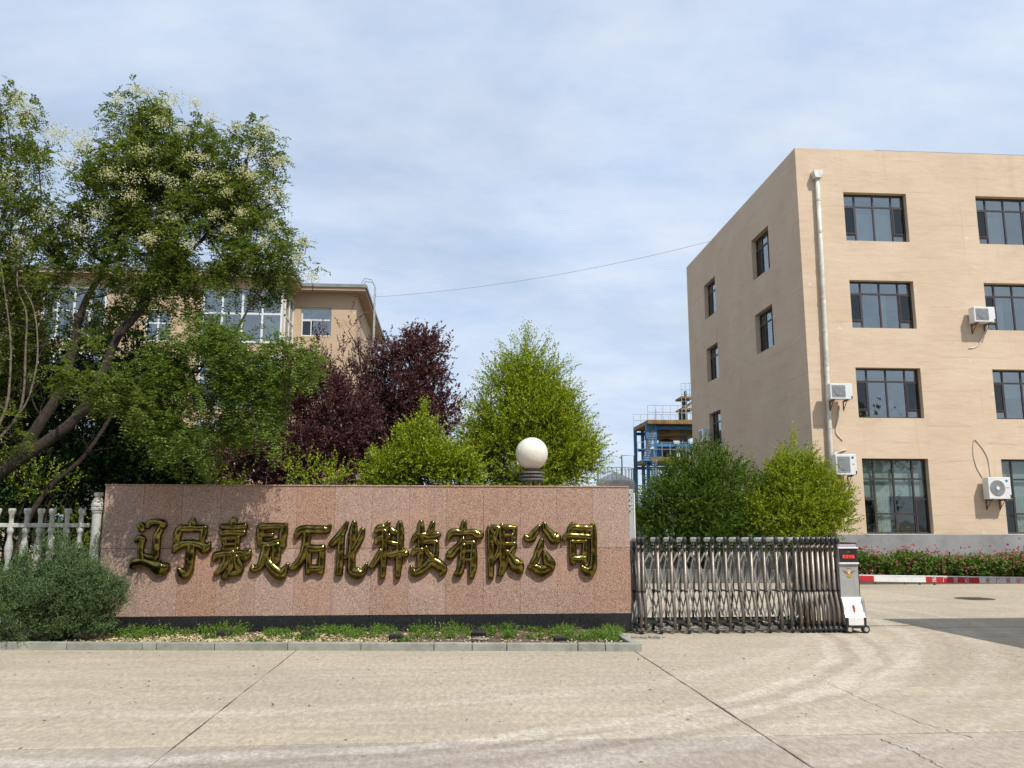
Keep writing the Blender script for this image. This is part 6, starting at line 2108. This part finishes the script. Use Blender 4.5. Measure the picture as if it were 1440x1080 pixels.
# --- junipers in front of the fence
def juniper(base, label, blobs, n, shape_up=0.5):
    t = thing_tree('juniper_bush', base, label, 'junipers at the left end of the bed', 'bush')
    b0 = Vector(base)
    q = MB()
    for k in range(16):
        bl = random.choice(blobs); c = Vector(bl[:3]) - b0
        d = Vector((random.gauss(0, 1), random.gauss(0, 1), random.gauss(0.2, 0.7))).normalized()
        limb(q, (random.gauss(0, 0.05), random.gauss(0, 0.05), -0.02), c + Vector((d.x * bl[3], d.y * bl[4], d.z * bl[5])) * 0.8, 0.02, 0.004, seg=5)
    q.build('stem', M['bark'], t, smooth=True)
    B, D = clumped(blobs, n, 20, 0.20, 0.62)
    D = unit(D * 0.7 + rng.normal(size=D.shape) * 0.22 + [0, 0, shape_up + 0.25])
    # main sprays then side sprays
    Ls = rng.uniform(0.10, 0.24, n) * np.where(rng.random(n) < 0.15, 1.7, 1.0)
    P, LD, Nn, T = along_shoots(B, D, Ls, 7, 0.0, 0.55, 0.0, 0.2)
    L2 = np.repeat(Ls, 7) * 0.38
    P2, LD2, N2, T2 = along_shoots(P, LD, L2, 8, 0.0, 0.62, 0.0, 0.2)
    s = rng.uniform(0.7, 1.3, len(P2))
    crown(t, 'foliage', [(P2, LD2, N2, 0.026 * s, 0.0085 * s)], LM['juniper'])
    m_ = n // 12
    idx = rng.integers(0, n, m_)
    c0 = np.array([b_[:3] for b_ in blobs]).mean(0)
    P, LD, Nn, T = along_shoots(B[idx] * 0.93 + c0 * 0.07, D[idx], Ls[idx], 12, 0.05, 0.6, 0.0, 0.2)
    crown(t, 'dead_spray', [(P, LD, Nn, np.full(len(P), 0.03), np.full(len(P), 0.008))], LM['juniper_dead'])
    return t
JY = 12.75
juniper((aty(85, 880, JY).x, JY, 0.06), 'large grey green juniper bush spilling over the kerb in front of the end post',
        [pxblob(*a) for a in ((85, 830, 50, JY), (60, 850, 42, JY), (120, 840, 40, JY), (80, 795, 30, JY + 0.1), (140, 850, 28, JY), (100, 870, 34, JY - 0.1), (45, 815, 26, JY + 0.1), (150, 832, 18, JY), (75, 775, 14, JY + 0.1), (115, 800, 24, JY + 0.1), (130, 872, 24, JY - 0.1), (60, 878, 26, JY - 0.15))], 3000, 0.6)
juniper((aty(0, 890, JY - 0.1).x, JY - 0.1, 0.06), 'darker low juniper bush at the left edge beside the larger one',
        [pxblob(*a) for a in ((5, 865, 32, JY - 0.15), (-30, 850, 40, JY - 0.1), (30, 878, 22, JY - 0.2), (-70, 860, 45, JY), (15, 835, 18, JY))], 1500, 0.4)
# bare twig by the juniper
wire('fallen_twig', [(aty(133, 893, 12.6).x, 12.6, 0.10), (aty(142, 888, 12.6).x, 12.6, 0.14), (aty(147, 881, 12.6).x, 12.6, 0.2)], 0.007, M['bark_pale'], 'bare dry twig sticking up at the right foot of the large juniper', 'twig', per=4)

# --- ground cover and far growth seen through the gate and past the wall
bl = [(x, 42 + random.uniform(-1, 1), 0.8, 1.6, 1.2, random.uniform(0.9, 1.5)) for x in np.arange(2, 13, 1.3)]
bl += [(x, 25 + random.uniform(-1, 1), 0.6, 1.0, 0.8, random.uniform(0.7, 1.1)) for x in np.arange(1.0, 4.0, 0.9)]
B_ = shrubby(bl, 1500, 10, 0.5, 0.11, 0.55)
tag(leaf_object('far_undergrowth', B_[0], B_[1], B_[2], B_[3], B_[4], LM['elm_deep']), kind='stuff')
bl = [(x, 20.5 + random.uniform(-1, 3), 0.9, 1.4, 1.2, random.uniform(1.0, 1.5)) for x in np.arange(-14, 1.5, 1.1)]
B_ = shrubby(bl, 2200, 10, 0.45, 0.10, 0.5)
tag(leaf_object('undergrowth', B_[0], B_[1], B_[2], B_[3], B_[4], LM['dark']), kind='stuff')

# --- roadside trees across the road, behind the viewpoint (seen in the brass and the window glass)
def road_tree(x, y, h, label):
    t = thing_tree('roadside_tree', (x, y, 0), label, 'roadside trees across the road behind the viewpoint')
    b0 = Vector((x, y, 0))
    bl = [(x + random.gauss(0, h * 0.14), y + random.gauss(0, h * 0.12), h * random.uniform(0.2, 0.88), h * 0.2, h * 0.17, h * 0.15) for _ in range(14)]
    q = MB(); tr = limb(q, (0, 0, -0.1), (0.1, 0, h * 0.45), h * 0.028, h * 0.018, seg=8); q.build('trunk', M['bark'], t, smooth=True)
    q = MB()
    for b_ in bl: limb(q, tr[random.randint(3, 6)], Vector(b_[:3]) - b0, h * 0.010, h * 0.003, seg=5)
    q.build('branch', M['bark'], t, smooth=True)
    crown(t, 'crown', [shrubby(bl, 1100, 9, 0.9, 0.42, 0.6)], LM['sophora'])
for i, (x, y, h) in enumerate(((-22, -17, 12), (-15, -19, 11), (-8.5, -16, 13), (-1.5, -18, 12), (5.5, -17, 13), (13, -19, 12), (20, -17, 13.5), (28, -20, 12), (36, -18, 13))):
    road_tree(x, y, h, 'leafy roadside tree across the road, %s of nine counted from the west' % ('first', 'second', 'third', 'fourth', 'fifth', 'sixth', 'seventh', 'eighth', 'ninth')[i])
rw = empty('roadside_wall', (6, -26, 0), 'long low wall across the road behind the viewpoint', 'wall')
for i in range(12):
    q = MB(); q.box(-36 + i * 6.02, -36 + i * 6.02 + 6.0, -0.12, 0.12, -0.05, 2.4, 0.02); q.build('wall_panel', M['asphalt_far'], rw)
